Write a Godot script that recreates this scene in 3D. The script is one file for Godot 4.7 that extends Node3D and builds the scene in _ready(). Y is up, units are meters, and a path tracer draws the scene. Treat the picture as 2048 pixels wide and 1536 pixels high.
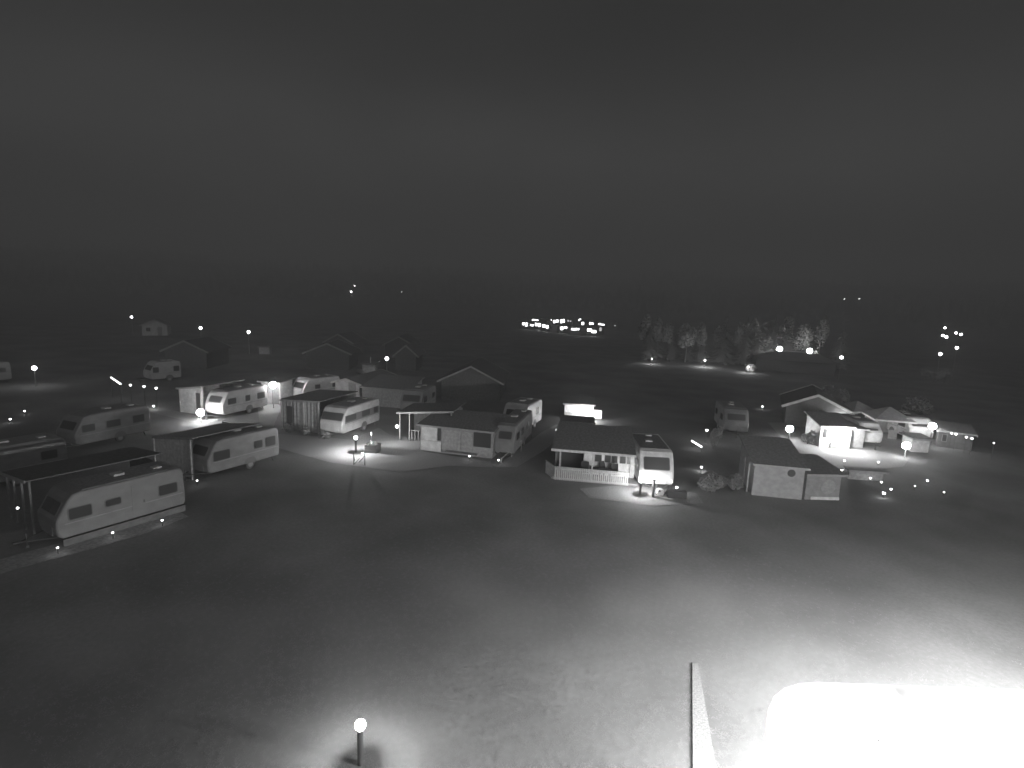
extends Node3D

var M := {}
var rng := RandomNumberGenerator.new()
var hill_noise := FastNoiseLite.new()
var used := {}
var cache := {}

# ---------------------------------------------------------------- materials
func noise_tex(freq: float, size: int, lo: float, hi: float, sd: int, oct := 4) -> NoiseTexture2D:
	var n := FastNoiseLite.new()
	n.seed = sd
	n.noise_type = FastNoiseLite.TYPE_SIMPLEX_SMOOTH
	n.frequency = freq
	n.fractal_octaves = oct
	var t := NoiseTexture2D.new()
	t.width = size
	t.height = size
	t.seamless = true
	t.noise = n
	var r := Gradient.new()
	r.set_color(0, Color(lo, lo, lo))
	r.set_color(1, Color(hi, hi, hi))
	t.color_ramp = r
	return t

func mat(called: String, lin: float, rough := 0.85, tex: Texture2D = null, scale := 0.5) -> StandardMaterial3D:
	var m := StandardMaterial3D.new()
	m.resource_name = called
	m.albedo_color = Color(lin, lin, lin).linear_to_srgb()
	m.roughness = rough
	if tex:
		m.albedo_texture = tex
		m.uv1_triplanar = true
		m.uv1_world_triplanar = true
		m.uv1_scale = Vector3.ONE * scale
	M[called] = m
	return m

func glow_mat(called: String, e: float) -> StandardMaterial3D:
	var m := mat(called, 0.7, 0.5)
	m.emission_enabled = true
	m.emission = Color(1, 1, 1)
	m.emission_energy_multiplier = e
	return m

# ---------------------------------------------------------------- naming
func numbered(called: String) -> String:
	var k: int = used.get(called, 0)
	used[called] = k + 1
	return called if k == 0 else "%s_%03d" % [called, k]

func tag(o: Node, label: String, category: String, group := "") -> Node:
	o.set_meta("label", label)
	o.set_meta("category", category)
	if group:
		o.set_meta("group", group)
	return o

func thing(called: String, label: String, category: String, at: Vector3, turn := 0.0, group := "") -> Node3D:
	var o := Node3D.new()
	o.name = numbered(called)
	add_child(o)
	o.position = at
	o.rotation_degrees.y = turn
	tag(o, label, category, group)
	return o

func obj(called: String, mesh: Variant, m: Material, parent: Node) -> MeshInstance3D:
	var o := MeshInstance3D.new()
	o.name = called if parent != self else numbered(called)
	o.mesh = done(mesh) if mesh is SurfaceTool else mesh
	o.material_override = m
	parent.add_child(o, true)
	return o

func struct(called: String, mesh: Variant, m: Material) -> MeshInstance3D:
	var o := obj(called, mesh, m, self)
	o.set_meta("kind", "structure")
	return o

func dup(o: Node3D, at: Vector3, turn: float, label: String, group := "") -> Node3D:
	var c: Node3D = o.duplicate()
	c.name = numbered(String(o.name).rstrip("0123456789").rstrip("_"))
	add_child(c)
	c.position = at
	c.rotation_degrees.y = turn
	c.set_meta("label", label)
	if group:
		c.set_meta("group", group)
	return c

# ---------------------------------------------------------------- shapes
func st() -> SurfaceTool:
	var s := SurfaceTool.new()
	s.begin(Mesh.PRIMITIVE_TRIANGLES)
	s.set_smooth_group(-1)
	return s

func done(s: SurfaceTool) -> ArrayMesh:
	s.generate_normals()
	return s.commit()

# corners given counter-clockwise as seen from the front
func quad(s: SurfaceTool, a: Vector3, b: Vector3, c: Vector3, d: Vector3) -> void:
	for p in [a, c, b, a, d, c]:
		s.add_vertex(p)

func box(s: SurfaceTool, c: Vector3, size: Vector3, b := Basis()) -> SurfaceTool:
	var h := size / 2.0
	var v := []
	for k in 8:
		v.append(c + b * Vector3(h.x * (1 if k & 1 else -1), h.y * (1 if k & 2 else -1), h.z * (1 if k & 4 else -1)))
	quad(s, v[4], v[5], v[7], v[6])
	quad(s, v[1], v[0], v[2], v[3])
	quad(s, v[5], v[1], v[3], v[7])
	quad(s, v[0], v[4], v[6], v[2])
	quad(s, v[6], v[7], v[3], v[2])
	quad(s, v[0], v[1], v[5], v[4])
	return s

func bx(c: Vector3, size: Vector3, b := Basis()) -> SurfaceTool:
	return box(st(), c, size, b)

# several rings of equal length joined by sides, capped at both ends
func loft(s: SurfaceTool, rings: Array) -> SurfaceTool:
	var n: int = rings[0].size()
	for k in rings.size() - 1:
		for i in n:
			var j := (i + 1) % n
			quad(s, rings[k][i], rings[k][j], rings[k + 1][j], rings[k + 1][i])
	for e in [0, rings.size() - 1]:
		var r: Array = rings[e]
		var mid := Vector3.ZERO
		for p in r:
			mid += p
		mid /= n
		for i in n:
			var j := (i + 1) % n
			for p in ([mid, r[i], r[j]] if e == 0 else [mid, r[j], r[i]]):
				s.add_vertex(p)
	return s

# a counter-clockwise outline in x, y pushed along z
func prism(pts: Array, z0: float, z1: float) -> SurfaceTool:
	var a := []
	var b := []
	for p in pts:
		a.append(Vector3(p.x, p.y, z0))
		b.append(Vector3(p.x, p.y, z1))
	return loft(st(), [a, b])

func tube(s: SurfaceTool, a: Vector3, b: Vector3, r0: float, r1: float, n := 8) -> SurfaceTool:
	var d := (b - a).normalized()
	var u := d.cross(Vector3.UP if absf(d.y) < 0.9 else Vector3.RIGHT).normalized()
	var w := d.cross(u)
	var ra := []
	var rb := []
	for k in n:
		var t := TAU * k / n
		var o := u * cos(t) + w * sin(t)
		ra.append(a + o * r0)
		rb.append(b + o * r1)
	return loft(s, [ra, rb])

func tb(a: Vector3, b: Vector3, r0: float, r1: float, n := 8) -> SurfaceTool:
	return tube(st(), a, b, r0, r1, n)

func ball(r: float, seg := 16) -> SphereMesh:
	var key := "ball%.3f" % r
	if not cache.has(key):
		var s := SphereMesh.new()
		s.radius = r
		s.height = 2.0 * r
		s.radial_segments = seg
		s.rings = seg / 2
		cache[key] = s
	return cache[key]

func sheet(pts: Array, y: float) -> SurfaceTool:
	var poly := PackedVector2Array(pts)
	var s := st()
	var ix := Geometry2D.triangulate_polygon(poly)
	for k in range(0, ix.size(), 3):
		var t := [poly[ix[k]], poly[ix[k + 1]], poly[ix[k + 2]]]
		if (t[1] - t[0]).cross(t[2] - t[0]) < 0:
			t = [t[0], t[2], t[1]]
		for p in t:
			s.add_vertex(Vector3(p.x, y, p.y))
	return s

func omni(parent: Node3D, at: Vector3, e: float, size := 0.06) -> void:
	var l := OmniLight3D.new()
	l.name = "lamp_glow"
	l.position = at
	l.light_energy = e
	l.light_size = size
	l.omni_range = 60.0
	l.omni_attenuation = 2.0
	l.shadow_enabled = true
	parent.add_child(l, true)

func rrect(w: float, h: float, r: float) -> Array:
	var out := []
	for c in [[1, -1, -90], [1, 1, 0], [-1, 1, 90], [-1, -1, 180]]:
		for k in 3:
			var a := deg_to_rad(c[2] + 45.0 * k)
			out.append(Vector2(c[0] * (w / 2 - r) + cos(a) * r, c[1] * (h / 2 - r) + sin(a) * r))
	return out

# a window as a proud frame with its pane; "face" looks along +z of the basis
func window(parent: Node3D, c: Vector3, b: Basis, w: float, h: float, frame: Material, pane: Material, r := 0.08, mullions := 0) -> void:
	var f := obj("window", prism(rrect(w, h, r), -0.02, 0.025), frame, parent)
	f.transform = Transform3D(b, c)
	obj("pane", prism(rrect(w - 0.09, h - 0.09, r * 0.8), 0.0, 0.04), pane, f)
	for k in mullions:
		obj("mullion", bx(Vector3(-w / 2 + w * (k + 1) / (mullions + 1), 0, 0.03), Vector3(0.05, h - 0.06, 0.04)), frame, f)

# ---------------------------------------------------------------- caravans
# corner: ground point of the front corner on the side that shows; turn: heading of the drawbar
func caravan(label: String, corner: Vector2, turn: float, L: float, o := {}) -> Node3D:
	var W: float = o.get("w", 2.3)
	var H: float = o.get("h", 2.55)
	var a := deg_to_rad(turn)
	var f := Vector2(cos(a), -sin(a))
	var r := Vector2(-sin(a), -cos(a))
	var c := corner - f * L / 2 - r * W / 2
	var t := thing("caravan", label, "caravan", Vector3(c.x, 0, c.y), turn, "caravans on the camping pitches")
	var body: Material = M[o.get("paint", "caravan_white")]
	var hl := L / 2
	var pr := [Vector2(-hl + 0.1, 0.42), Vector2(hl - 0.25, 0.42), Vector2(hl - 0.06, 0.6), Vector2(hl, 1.0), Vector2(hl - 0.03, 1.35), Vector2(hl - 0.55, H - 0.3), Vector2(hl - 0.75, H - 0.09), Vector2(hl - 1.1, H), Vector2(-hl + 0.35, H), Vector2(-hl + 0.14, H - 0.07), Vector2(-hl + 0.05, H - 0.3), Vector2(-hl, 1.1), Vector2(-hl + 0.02, 0.55)]
	var rings := []
	for e in [[-W / 2, 0.09], [-W / 2 + 0.03, 0.03], [-W / 2 + 0.1, 0.0], [W / 2 - 0.1, 0.0], [W / 2 - 0.03, 0.03], [W / 2, 0.09]]:
		var ring := []
		for p in pr:
			var q := Vector2(p.x * (1 - e[1] / hl), 1.4 + (p.y - 1.4) * (1 - e[1] / 1.2))
			ring.append(Vector3(q.x, q.y, e[0]))
		rings.append(ring)
	obj("body", loft(st(), rings), body, t)
	# roof skin, vents
	obj("roof", bx(Vector3(-0.2, H + 0.012, 0), Vector3(L - 2.0, 0.03, W - 0.35)), M.roof_skin, t)
	obj("roof_vent", bx(Vector3(-0.2, H + 0.08, 0.1), Vector3(0.5, 0.1, 0.5)), M.pale_trim, t)
	obj("roof_vent", bx(Vector3(-hl + 1.0, H + 0.07, -0.2), Vector3(0.4, 0.08, 0.4)), M.pale_trim, t)
	# windows: [offset along the length, width, height, middle height] on both long sides
	for s in [-1, 1]:
		var b := Basis() if s == 1 else Basis(Vector3.UP, PI)
		for w in o.get("windows", [[hl - 1.25, 1.15, 0.62, 1.6], [-hl + 1.0, 0.9, 0.6, 1.6]]):
			window(t, Vector3(w[0], w[3], s * (W / 2 - 0.005)), b, w[1], w[2], M.window_rubber, M.dark_glass)
		obj("trim_strip", bx(Vector3(-0.1, 1.12, s * (W / 2 + 0.001)), Vector3(L - 0.5, 0.05, 0.02)), M.grey_trim, t)
		if o.get("band", false):
			obj("stripe", bx(Vector3(-0.1, 1.55, s * (W / 2 - 0.003)), Vector3(L - 0.6, 0.7, 0.02)), M.window_rubber, t)
		if o.get("skirt", false):
			obj("skirting", bx(Vector3(-0.1, 0.19, s * (W / 2 - 0.04)), Vector3(L - 0.3, 0.34, 0.04)), M.wall_grey, t)
			continue
		# wheel arch and wheels
		var arch := obj("wheel_arch", prism([Vector2(-0.5, 0.43), Vector2(0.5, 0.43), Vector2(0.36, 0.74), Vector2(0.15, 0.86), Vector2(-0.15, 0.86), Vector2(-0.36, 0.74)], -0.012, 0.012), M.window_rubber, t)
		arch.position = Vector3(-0.35, 0, s * (W / 2))
		var wh := obj("wheel", tb(Vector3(-0.35, 0.32, s * (W / 2 - 0.22)), Vector3(-0.35, 0.32, s * (W / 2 - 0.02)), 0.32, 0.32, 16), M.rubber, t)
		obj("rim", tb(Vector3(-0.35, 0.32, s * (W / 2 - 0.03)), Vector3(-0.35, 0.32, s * (W / 2 - 0.005)), 0.19, 0.17, 12), M.grey_trim, wh)
	# door on the pitch side
	var ds: float = o.get("door_side", 1.0)
	var door := obj("door", bx(Vector3(o.get("door_at", 0.75), 1.35, ds * (W / 2 + 0.003)), Vector3(0.62, 1.72, 0.025)), body, t)
	obj("handle", bx(Vector3(o.get("door_at", 0.75) - 0.24, 1.25, ds * (W / 2 + 0.03)), Vector3(0.05, 0.14, 0.03)), M.rubber, door)
	# front window on the sloping nose
	var slope := Vector2(-0.52, H - 1.65).normalized()
	var nb := Basis(Vector3(0, 0, -1), Vector3(slope.x, slope.y, 0), Vector3(slope.y, -slope.x, 0))
	var nw: float = o.get("nose", 1.7)
	window(t, Vector3(hl - 0.29, 1.35 + (H - 1.65) / 2, 0) + nb.z * 0.0, nb, nw, o.get("nose_h", 0.68), M.window_rubber, M.dark_glass, 0.1)
	obj("gas_locker", bx(Vector3(hl - 0.02, 0.78, 0), Vector3(0.05, 0.5, 1.3)), body, t)
	# drawbar
	var db := st()
	tube(db, Vector3(hl - 0.2, 0.42, -0.75), Vector3(hl + 1.05, 0.44, 0), 0.035, 0.035)
	tube(db, Vector3(hl - 0.2, 0.42, 0.75), Vector3(hl + 1.05, 0.44, 0), 0.035, 0.035)
	box(db, Vector3(hl + 1.15, 0.45, 0), Vector3(0.3, 0.09, 0.1))
	obj("drawbar", db, M.dark_metal, t)
	obj("jockey_wheel", tube(tb(Vector3(hl + 0.75, 0.06, 0.08), Vector3(hl + 0.75, 0.75, 0.08), 0.025, 0.025), Vector3(hl + 0.75, 0.08, 0.05), Vector3(hl + 0.75, 0.08, 0.11), 0.08, 0.08), M.dark_metal, t)
	for s in [-1, 1]:
		obj("marker_lamp_lens", bx(Vector3(hl - 0.6, 2.2, s * (W / 2 - 0.2)), Vector3(0.05, 0.05, 0.08)), M.pale_trim, t)
		obj("steady_leg", tb(Vector3(-hl + 0.35, 0.0, s * 0.85), Vector3(-hl + 0.5, 0.44, s * 0.85), 0.025, 0.025, 6), M.dark_metal, t)
	return t

# a lean-to beside a caravan, on the side away from the one that shows
func annex(called: String, label: String, category: String, corner: Vector2, turn: float, W: float, D: float, L: float, o := {}) -> Node3D:
	var a := deg_to_rad(turn)
	var f := Vector2(cos(a), -sin(a))
	var r := Vector2(-sin(a), -cos(a))
	var c := corner - f * L / 2 - r * (W + D / 2)
	var t := thing(called, label, category, Vector3(c.x, 0, c.y), turn)
	var hi: float = o.get("high", 2.75)
	var lo: float = o.get("low", 2.35)
	var wall: Material = M[o.get("wall", "canvas_pale")]
	var roof: Material = M[o.get("roof", "roof_dark")]
	var sl := atan2(hi - lo, D)
	var rb := Basis(Vector3.RIGHT, sl)
	obj("roof", bx(Vector3(0.0, (hi + lo) / 2 + 0.08, 0), Vector3(L + o.get("over", 0.6), 0.06, D + 0.4), rb), roof, t)
	obj("fascia", bx(Vector3(L / 2 + o.get("over", 0.6) / 2 + 0.015, (hi + lo) / 2 + 0.06, 0), Vector3(0.03, 0.16, D + 0.4), rb), M[o.get("fascia", "grey_trim")], t)
	if o.get("closed", true):
		# the front wall hangs in shallow folds
		var n := 40
		var s := st()
		for k in n:
			var z0 := -D / 2 + D * k / n
			var z1 := -D / 2 + D * (k + 1) / n
			var x0: float = L / 2 + 0.045 * sin(k * 1.7) * o.get("folds", 1.0)
			var x1: float = L / 2 + 0.045 * sin((k + 1) * 1.7) * o.get("folds", 1.0)
			var t0 := hi - (hi - lo) * (z0 / D + 0.5)
			var t1 := hi - (hi - lo) * (z1 / D + 0.5)
			quad(s, Vector3(x1, 0.02, z1), Vector3(x0, 0.02, z0), Vector3(x0, t0, z0), Vector3(x1, t1, z1))
			quad(s, Vector3(x0 - 0.02, 0.02, z0), Vector3(x1 - 0.02, 0.02, z1), Vector3(x1 - 0.02, t1, z1), Vector3(x0 - 0.02, t0, z0))
		obj("front_wall", s, wall, t)
		var sd := st()
		box(sd, Vector3(0, lo / 2, D / 2 - 0.03), Vector3(L - 0.1, lo - 0.02, 0.03))
		obj("side_wall", sd, wall, t)
		if o.get("dark_gap", 0.0) != 0.0:
			obj("dark_entrance", bx(Vector3(L / 2 + 0.06, 1.15, o.dark_gap), Vector3(0.03, 2.0, 0.55)), M.dark_void, t)  # flat dark sheet stands in for the shade inside the entrance
		for p in o.get("panels", []):
			window(t, Vector3(L / 2 + 0.07, p[2], p[0]), Basis(Vector3.UP, PI / 2), p[1], p[3], M.grey_trim, M.dark_glass, 0.05)
	obj("back_wall", bx(Vector3(-L / 2, hi / 2 - 0.15, 0), Vector3(0.04, hi - 0.35, D - 0.1)), wall, t)
	for z in [-D / 2 + 0.05, D / 2 - 0.05] + o.get("posts", []):
		var hh: float = hi - (hi - lo) * (z / D + 0.5)
		obj("post", bx(Vector3(L / 2 + 0.1, hh / 2, z), Vector3(0.09, hh, 0.09)), M[o.get("post", "pale_trim")], t)
	return t

# ---------------------------------------------------------------- lamps
func bollard(label: String, at: Vector2, e: float) -> Node3D:
	var t := thing("bollard_lamp", label, "bollard lamp", Vector3(at.x, 0, at.y), 0, "bollard lamps on the lawn")
	obj("post", tb(Vector3.ZERO, Vector3(0, 1.02, 0), 0.085, 0.085, 14), M.dark_metal, t)
	obj("collar", tb(Vector3(0, 1.02, 0), Vector3(0, 1.06, 0), 0.1, 0.1, 14), M.dark_metal, t)
	var g := obj("lamp_globe", ball(0.15), M.glow_globe, t)
	g.position.y = 1.19
	obj("cap", tb(Vector3(0.05, 1.33, 0.02), Vector3(0.05, 1.345, 0.02), 0.03, 0.02, 8), M.dark_metal, t)
	omni(t, Vector3(0, 1.19, 0), e, 0.05)
	return t

func hooded(label: String, at: Vector2, h: float, r: float, e: float) -> Node3D:
	var t := thing("hooded_bollard", label, "bollard", Vector3(at.x, 0, at.y), 0)
	obj("post", tb(Vector3.ZERO, Vector3(0, h - 0.16, 0), r, r, 12), M.dark_metal, t)
	if e > 0:
		obj("lamp_ring", tb(Vector3(0, h - 0.158, 0), Vector3(0, h - 0.06, 0), r * 0.7, r * 0.7, 12), M.glow_soft, t)
		omni(t, Vector3(0, h - 0.1, 0), e, 0.04)
	else:
		obj("neck", tb(Vector3(0, h - 0.16, 0), Vector3(0, h - 0.06, 0), r * 0.7, r * 0.7, 12), M.dark_metal, t)
	obj("hood", tb(Vector3(0, h - 0.058, 0), Vector3(0, h, 0), r * 1.5, r * 1.1, 14), M.dark_metal, t)
	return t

func garden(label: String, at: Vector2, group := "", e := 0.12, r := 0.06, h := 0.35) -> Node3D:
	var key := "garden%.2f_%.2f" % [r, h]
	var t: Node3D
	if cache.has(key):
		t = dup(cache[key], Vector3(at.x, 0, at.y), 0, label)
	else:
		t = thing("garden_light", label, "garden light", Vector3(at.x, 0, at.y))
		cache[key] = t
		obj("stake", tb(Vector3.ZERO, Vector3(0, h - r, 0), 0.014, 0.018, 6), M.dark_metal, t)
		obj("lamp_bulb", ball(r, 10), M.glow_dot, t).position.y = h
		obj("cap", tb(Vector3(0, h + r * 0.75, 0), Vector3(0, h + r * 1.15, 0), r * 0.9, r * 0.3, 8), M.dark_metal, t)
		omni(t, Vector3(0, h, 0), e, 0.03)
	t.set_meta("group", group if group else "small garden lights around the pitches")
	return t

func pole_lamp(label: String, at: Vector3, h: float, e: float, r := 0.16, group := "lamps on poles") -> Node3D:
	var t := thing("street_lamp", label, "street lamp", at, 0, group)
	obj("pole", tb(Vector3.ZERO, Vector3(0, h, 0), 0.06, 0.04, 8), M.grey_metal, t)
	var big := e > 20
	if big:
		r *= 1.3  # oversized globe, its glowing size stands in for lens bloom
	obj("lamp_head", ball(r), M.glow_flood if e > 50 else M.glow_flood_low if big else M.glow_globe, t).position.y = h + r * 0.8
	if e > 0:
		omni(t, Vector3(0, h + r * 0.8, 0), e, 0.06)
	return t

# ---------------------------------------------------------------- houses
# gable end looks along +z; x across the gable, ridge runs along z
func cabin(called: String, label: String, at: Vector2, turn: float, W: float, D: float, eave: float, ridge: float, o := {}) -> Node3D:
	var t := thing(called, label, o.get("category", "cabin"), Vector3(at.x, 0, at.y), turn, o.get("group", ""))
	var wall: Material = M[o.get("wall", "wall_grey")]
	obj("wall", prism([Vector2(-W / 2, 0), Vector2(W / 2, 0), Vector2(W / 2, eave), Vector2(0, ridge), Vector2(-W / 2, eave)], -D / 2, D / 2), wall, t)
	var sl := atan2(ridge - eave, W / 2)
	var run := (W / 2 + 0.45) / cos(sl)
	for s in [-1, 1]:
		var b := Basis(Vector3(0, 0, 1), -s * sl)
		var mid: Vector3 = Vector3(0, ridge + 0.08, 0) + b * Vector3(s * run / 2, 0, 0)
		var rf := obj("roof", bx(mid, Vector3(run, 0.1, D + 0.7), b), M[o.get("roof", "roof_dark")], t)
		for e in [-1, 1]:
			obj("bargeboard", bx(mid + Vector3(0, -0.02, e * (D / 2 + 0.37)), Vector3(run + 0.05, o.get("board", 0.2), 0.035), b), M[o.get("barge", "pale_trim")], rf)
	var wins: Array = o.get("windows", [[-W * 0.25, 1.4, 0.9, 0.9]])
	for w in wins:
		window(t, Vector3(w[0], w[1], D / 2), Basis(), w[2], w[3], M.pale_trim, M[o.get("pane", "dark_glass")], 0.03, 1)
	if o.get("door", true):
		var d := obj("door", bx(Vector3(W * 0.2, 1.02, D / 2 + 0.01), Vector3(0.9, 2.0, 0.05)), M.grey_trim, t)
		obj("handle", bx(Vector3(W * 0.2 + 0.35, 1.0, D / 2 + 0.05), Vector3(0.04, 0.14, 0.05)), M.dark_metal, d)
	return t

func flat_hut(called: String, label: String, category: String, at: Vector2, turn: float, size: Vector3, o := {}) -> Node3D:
	var t := thing(called, label, category, Vector3(at.x, 0, at.y), turn)
	var W := size.x
	var H := size.y
	var D := size.z
	var sl: float = o.get("slope", 0.06)
	obj("wall", prism([Vector2(-D / 2, 0), Vector2(D / 2, 0), Vector2(D / 2, H), Vector2(-D / 2, H + D * tan(sl))], -W / 2, W / 2), M[o.get("wall", "wall_white")], t).rotation_degrees.y = -90
	obj("roof", bx(Vector3(0, H + D / 2 * tan(sl) + 0.07, 0.0), Vector3(W + 0.4, 0.1, D + 0.6), Basis(Vector3.RIGHT, sl)), M[o.get("roof", "roof_dark")], t)
	obj("fascia", bx(Vector3(0, H + 0.04, D / 2 + 0.33), Vector3(W + 0.42, 0.15, 0.03)), M[o.get("fascia", "grey_trim")], t)
	for w in o.get("windows", []):
		window(t, Vector3(w[0], w[1], D / 2), Basis(), w[2], w[3], M.pale_trim, M[o.get("pane", "dark_glass")], 0.03, w[4] if w.size() > 4 else 0)
	if o.has("door"):
		var d := obj("door", bx(Vector3(o.door, 1.0, D / 2 + 0.01), Vector3(0.85, 1.95, 0.05)), M[o.get("door_paint", "grey_trim")], t)
		obj("handle", bx(Vector3(o.door + 0.33, 1.0, D / 2 + 0.05), Vector3(0.04, 0.14, 0.05)), M.dark_metal, d)
	return t

# ---------------------------------------------------------------- plants
func conifer_mesh(h: float, w: float, sd: int) -> ArrayMesh:
	rng.seed = sd
	var s := st()
	var n := 34
	for k in n:
		var y := h * (0.08 + 0.9 * k / n)
		var reach := w * pow(1.0 - float(k) / n, 0.8) * rng.randf_range(0.75, 1.1) + 0.12
		var m := 9 if k < n * 0.7 else 6
		var turn := rng.randf() * TAU
		for j in m:
			if rng.randf() < 0.12:
				continue
			var a := turn + TAU * j / m + rng.randf_range(-0.3, 0.3)
			var d := Vector3(cos(a), 0, sin(a))
			var sidev := Vector3(-d.z, 0, d.x)
			var rr := reach * rng.randf_range(0.6, 1.1)
			var drop := rr * rng.randf_range(0.15, 0.5)
			# three sprays along the branch
			for q in 3:
				var p0 := Vector3(0, y, 0) + d * rr * (0.25 * q) - Vector3(0, drop * 0.25 * q, 0)
				var p1 := p0 + d * rr * 0.5 - Vector3(0, drop * 0.45, 0)
				var ww := rr * rng.randf_range(0.14, 0.26)
				var mid := (p0 + p1) / 2 + Vector3(0, 0.07, 0)
				for tri in [[p0, mid + sidev * ww - Vector3(0, 0.1, 0), p1], [p0, p1, mid - sidev * ww - Vector3(0, 0.12, 0)]]:
					for p in tri:
						s.add_vertex(p)
	return done(s)

func bush_mesh(r: Vector3, n: int, leaf: float, sd: int) -> ArrayMesh:
	rng.seed = sd
	var s := st()
	var lumps := []
	for k in 9:
		var a := rng.randf() * TAU
		lumps.append([Vector3(cos(a) * r.x * rng.randf_range(0.2, 0.6), r.y * rng.randf_range(0.5, 1.25), sin(a) * r.z * rng.randf_range(0.2, 0.6)), rng.randf_range(0.35, 0.6)])
	for k in n:
		var l: Array = lumps[k % 9]
		var d := Vector3(rng.randfn(), rng.randfn(), rng.randfn()).normalized()
		var p: Vector3 = l[0] + d * r * l[1] * pow(rng.randf(), 0.25)
		p.y = maxf(p.y, 0.05)
		var u := Vector3(rng.randfn(), rng.randfn(), rng.randfn()).normalized() * leaf
		var v := u.cross(d).normalized() * leaf * 0.6
		for q in [p - u, p + v, p + u, p - u, p + u, p - v]:
			s.add_vertex(q)
	return done(s)

func conifer(variant: int, label: String, at: Vector3, scale: float, group: String) -> Node3D:
	var t := thing("conifer_tree", label, "tree", at, variant * 67.0 + at.x * 31.0, group)
	var key := "conifer%d" % (variant % 4)
	if not cache.has(key):
		cache[key] = conifer_mesh(10.0, [2.6, 3.2, 2.3, 2.9][variant % 4], 40 + variant % 4)
	obj("trunk", tb(Vector3(0, -0.3, 0), Vector3(0, 9.3, 0), 0.2, 0.03, 8), M.bark, t)
	obj("crown", cache[key], M.foliage_pale, t)
	t.scale = Vector3.ONE * scale
	return t

func bush(called: String, label: String, at: Vector2, r: Vector3, n: int, leaf: float, sd: int, m := "foliage") -> Node3D:
	var t := thing(called, label, "tree" if called.contains("tree") else "bush", Vector3(at.x, 0, at.y))
	var up := r.y * 0.9 if called.contains("tree") else 0.0
	obj("trunk", tb(Vector3.ZERO, Vector3(0, r.y * 0.8 + up, 0), 0.05 + r.y * 0.04, 0.02, 7), M.bark, t)
	var c := obj("crown", bush_mesh(r, n, leaf, sd), M[m], t)
	c.position.y = up
	return t

# ---------------------------------------------------------------- terrain
func land(x: float, z: float) -> float:
	var r := Vector2(x, z).length()
	var s := clampf((r - 300.0) / 1000.0, 0.0, 1.0)
	s = s * s * (3.0 - 2.0 * s)
	return s * (58.0 + 26.0 * hill_noise.get_noise_2d(x, z))

func _ready() -> void:
	# ------------------------------------------------ camera, sky, light
	var cam := Camera3D.new()
	cam.name = "camera"
	cam.position = Vector3(0, 12.7, 0)
	cam.rotation_degrees = Vector3(-9.3, 0, 2.2)
	cam.fov = 69.85
	cam.near = 0.1
	cam.far = 6000.0
	cam.current = true
	add_child(cam)
	var env := Environment.new()
	env.background_mode = Environment.BG_SKY
	env.tonemap_mode = Environment.TONE_MAPPER_LINEAR
	env.tonemap_exposure = 1.0
	env.sdfgi_enabled = true
	env.ssao_enabled = true
	env.ssil_enabled = true
	env.fog_enabled = true
	env.fog_density = 0.0029
	env.fog_light_color = Color(0.9, 0.9, 0.9)
	var sky := Sky.new()
	var pano := PanoramaSkyMaterial.new()
	pano.panorama = night_sky()
	sky.sky_material = pano
	env.sky = sky
	var we := WorldEnvironment.new()
	we.name = "world_environment"
	we.environment = env
	add_child(we)
	var moon := DirectionalLight3D.new()
	moon.name = "moonlight"
	moon.light_energy = 0.16
	moon.light_angular_distance = 40.0
	moon.shadow_enabled = true
	moon.rotation_degrees = Vector3(-25, 14, 0)
	add_child(moon)

	make_materials()
	hill_noise.seed = 5
	hill_noise.frequency = 0.0016
	hill_noise.fractal_octaves = 4
	ground()
	camp_left()
	camp_middle()
	camp_right()
	far_things()
	near_things()

func night_sky() -> ImageTexture:
	var n := FastNoiseLite.new()
	n.seed = 11
	n.frequency = 0.9
	n.fractal_octaves = 4
	var w := 512
	var h := 256
	var im := Image.create(w, h, false, Image.FORMAT_RGBF)
	for y in h:
		var el := 90.0 - (y + 0.5) * 180.0 / h
		var band := exp(-pow((el - 13.0) / 7.0, 2.0))
		for x in w:
			var az := (x + 0.5) / w * TAU
			var e := deg_to_rad(el)
			var c := n.get_noise_3d(cos(az) * cos(e) * 2.0, sin(e) * 5.0, sin(az) * cos(e) * 2.0)
			var v := 0.022 + band * 0.027 + 0.011 * c * (0.4 + band)
			im.set_pixel(x, y, Color(v, v, v))
	return ImageTexture.create_from_image(im)

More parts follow.
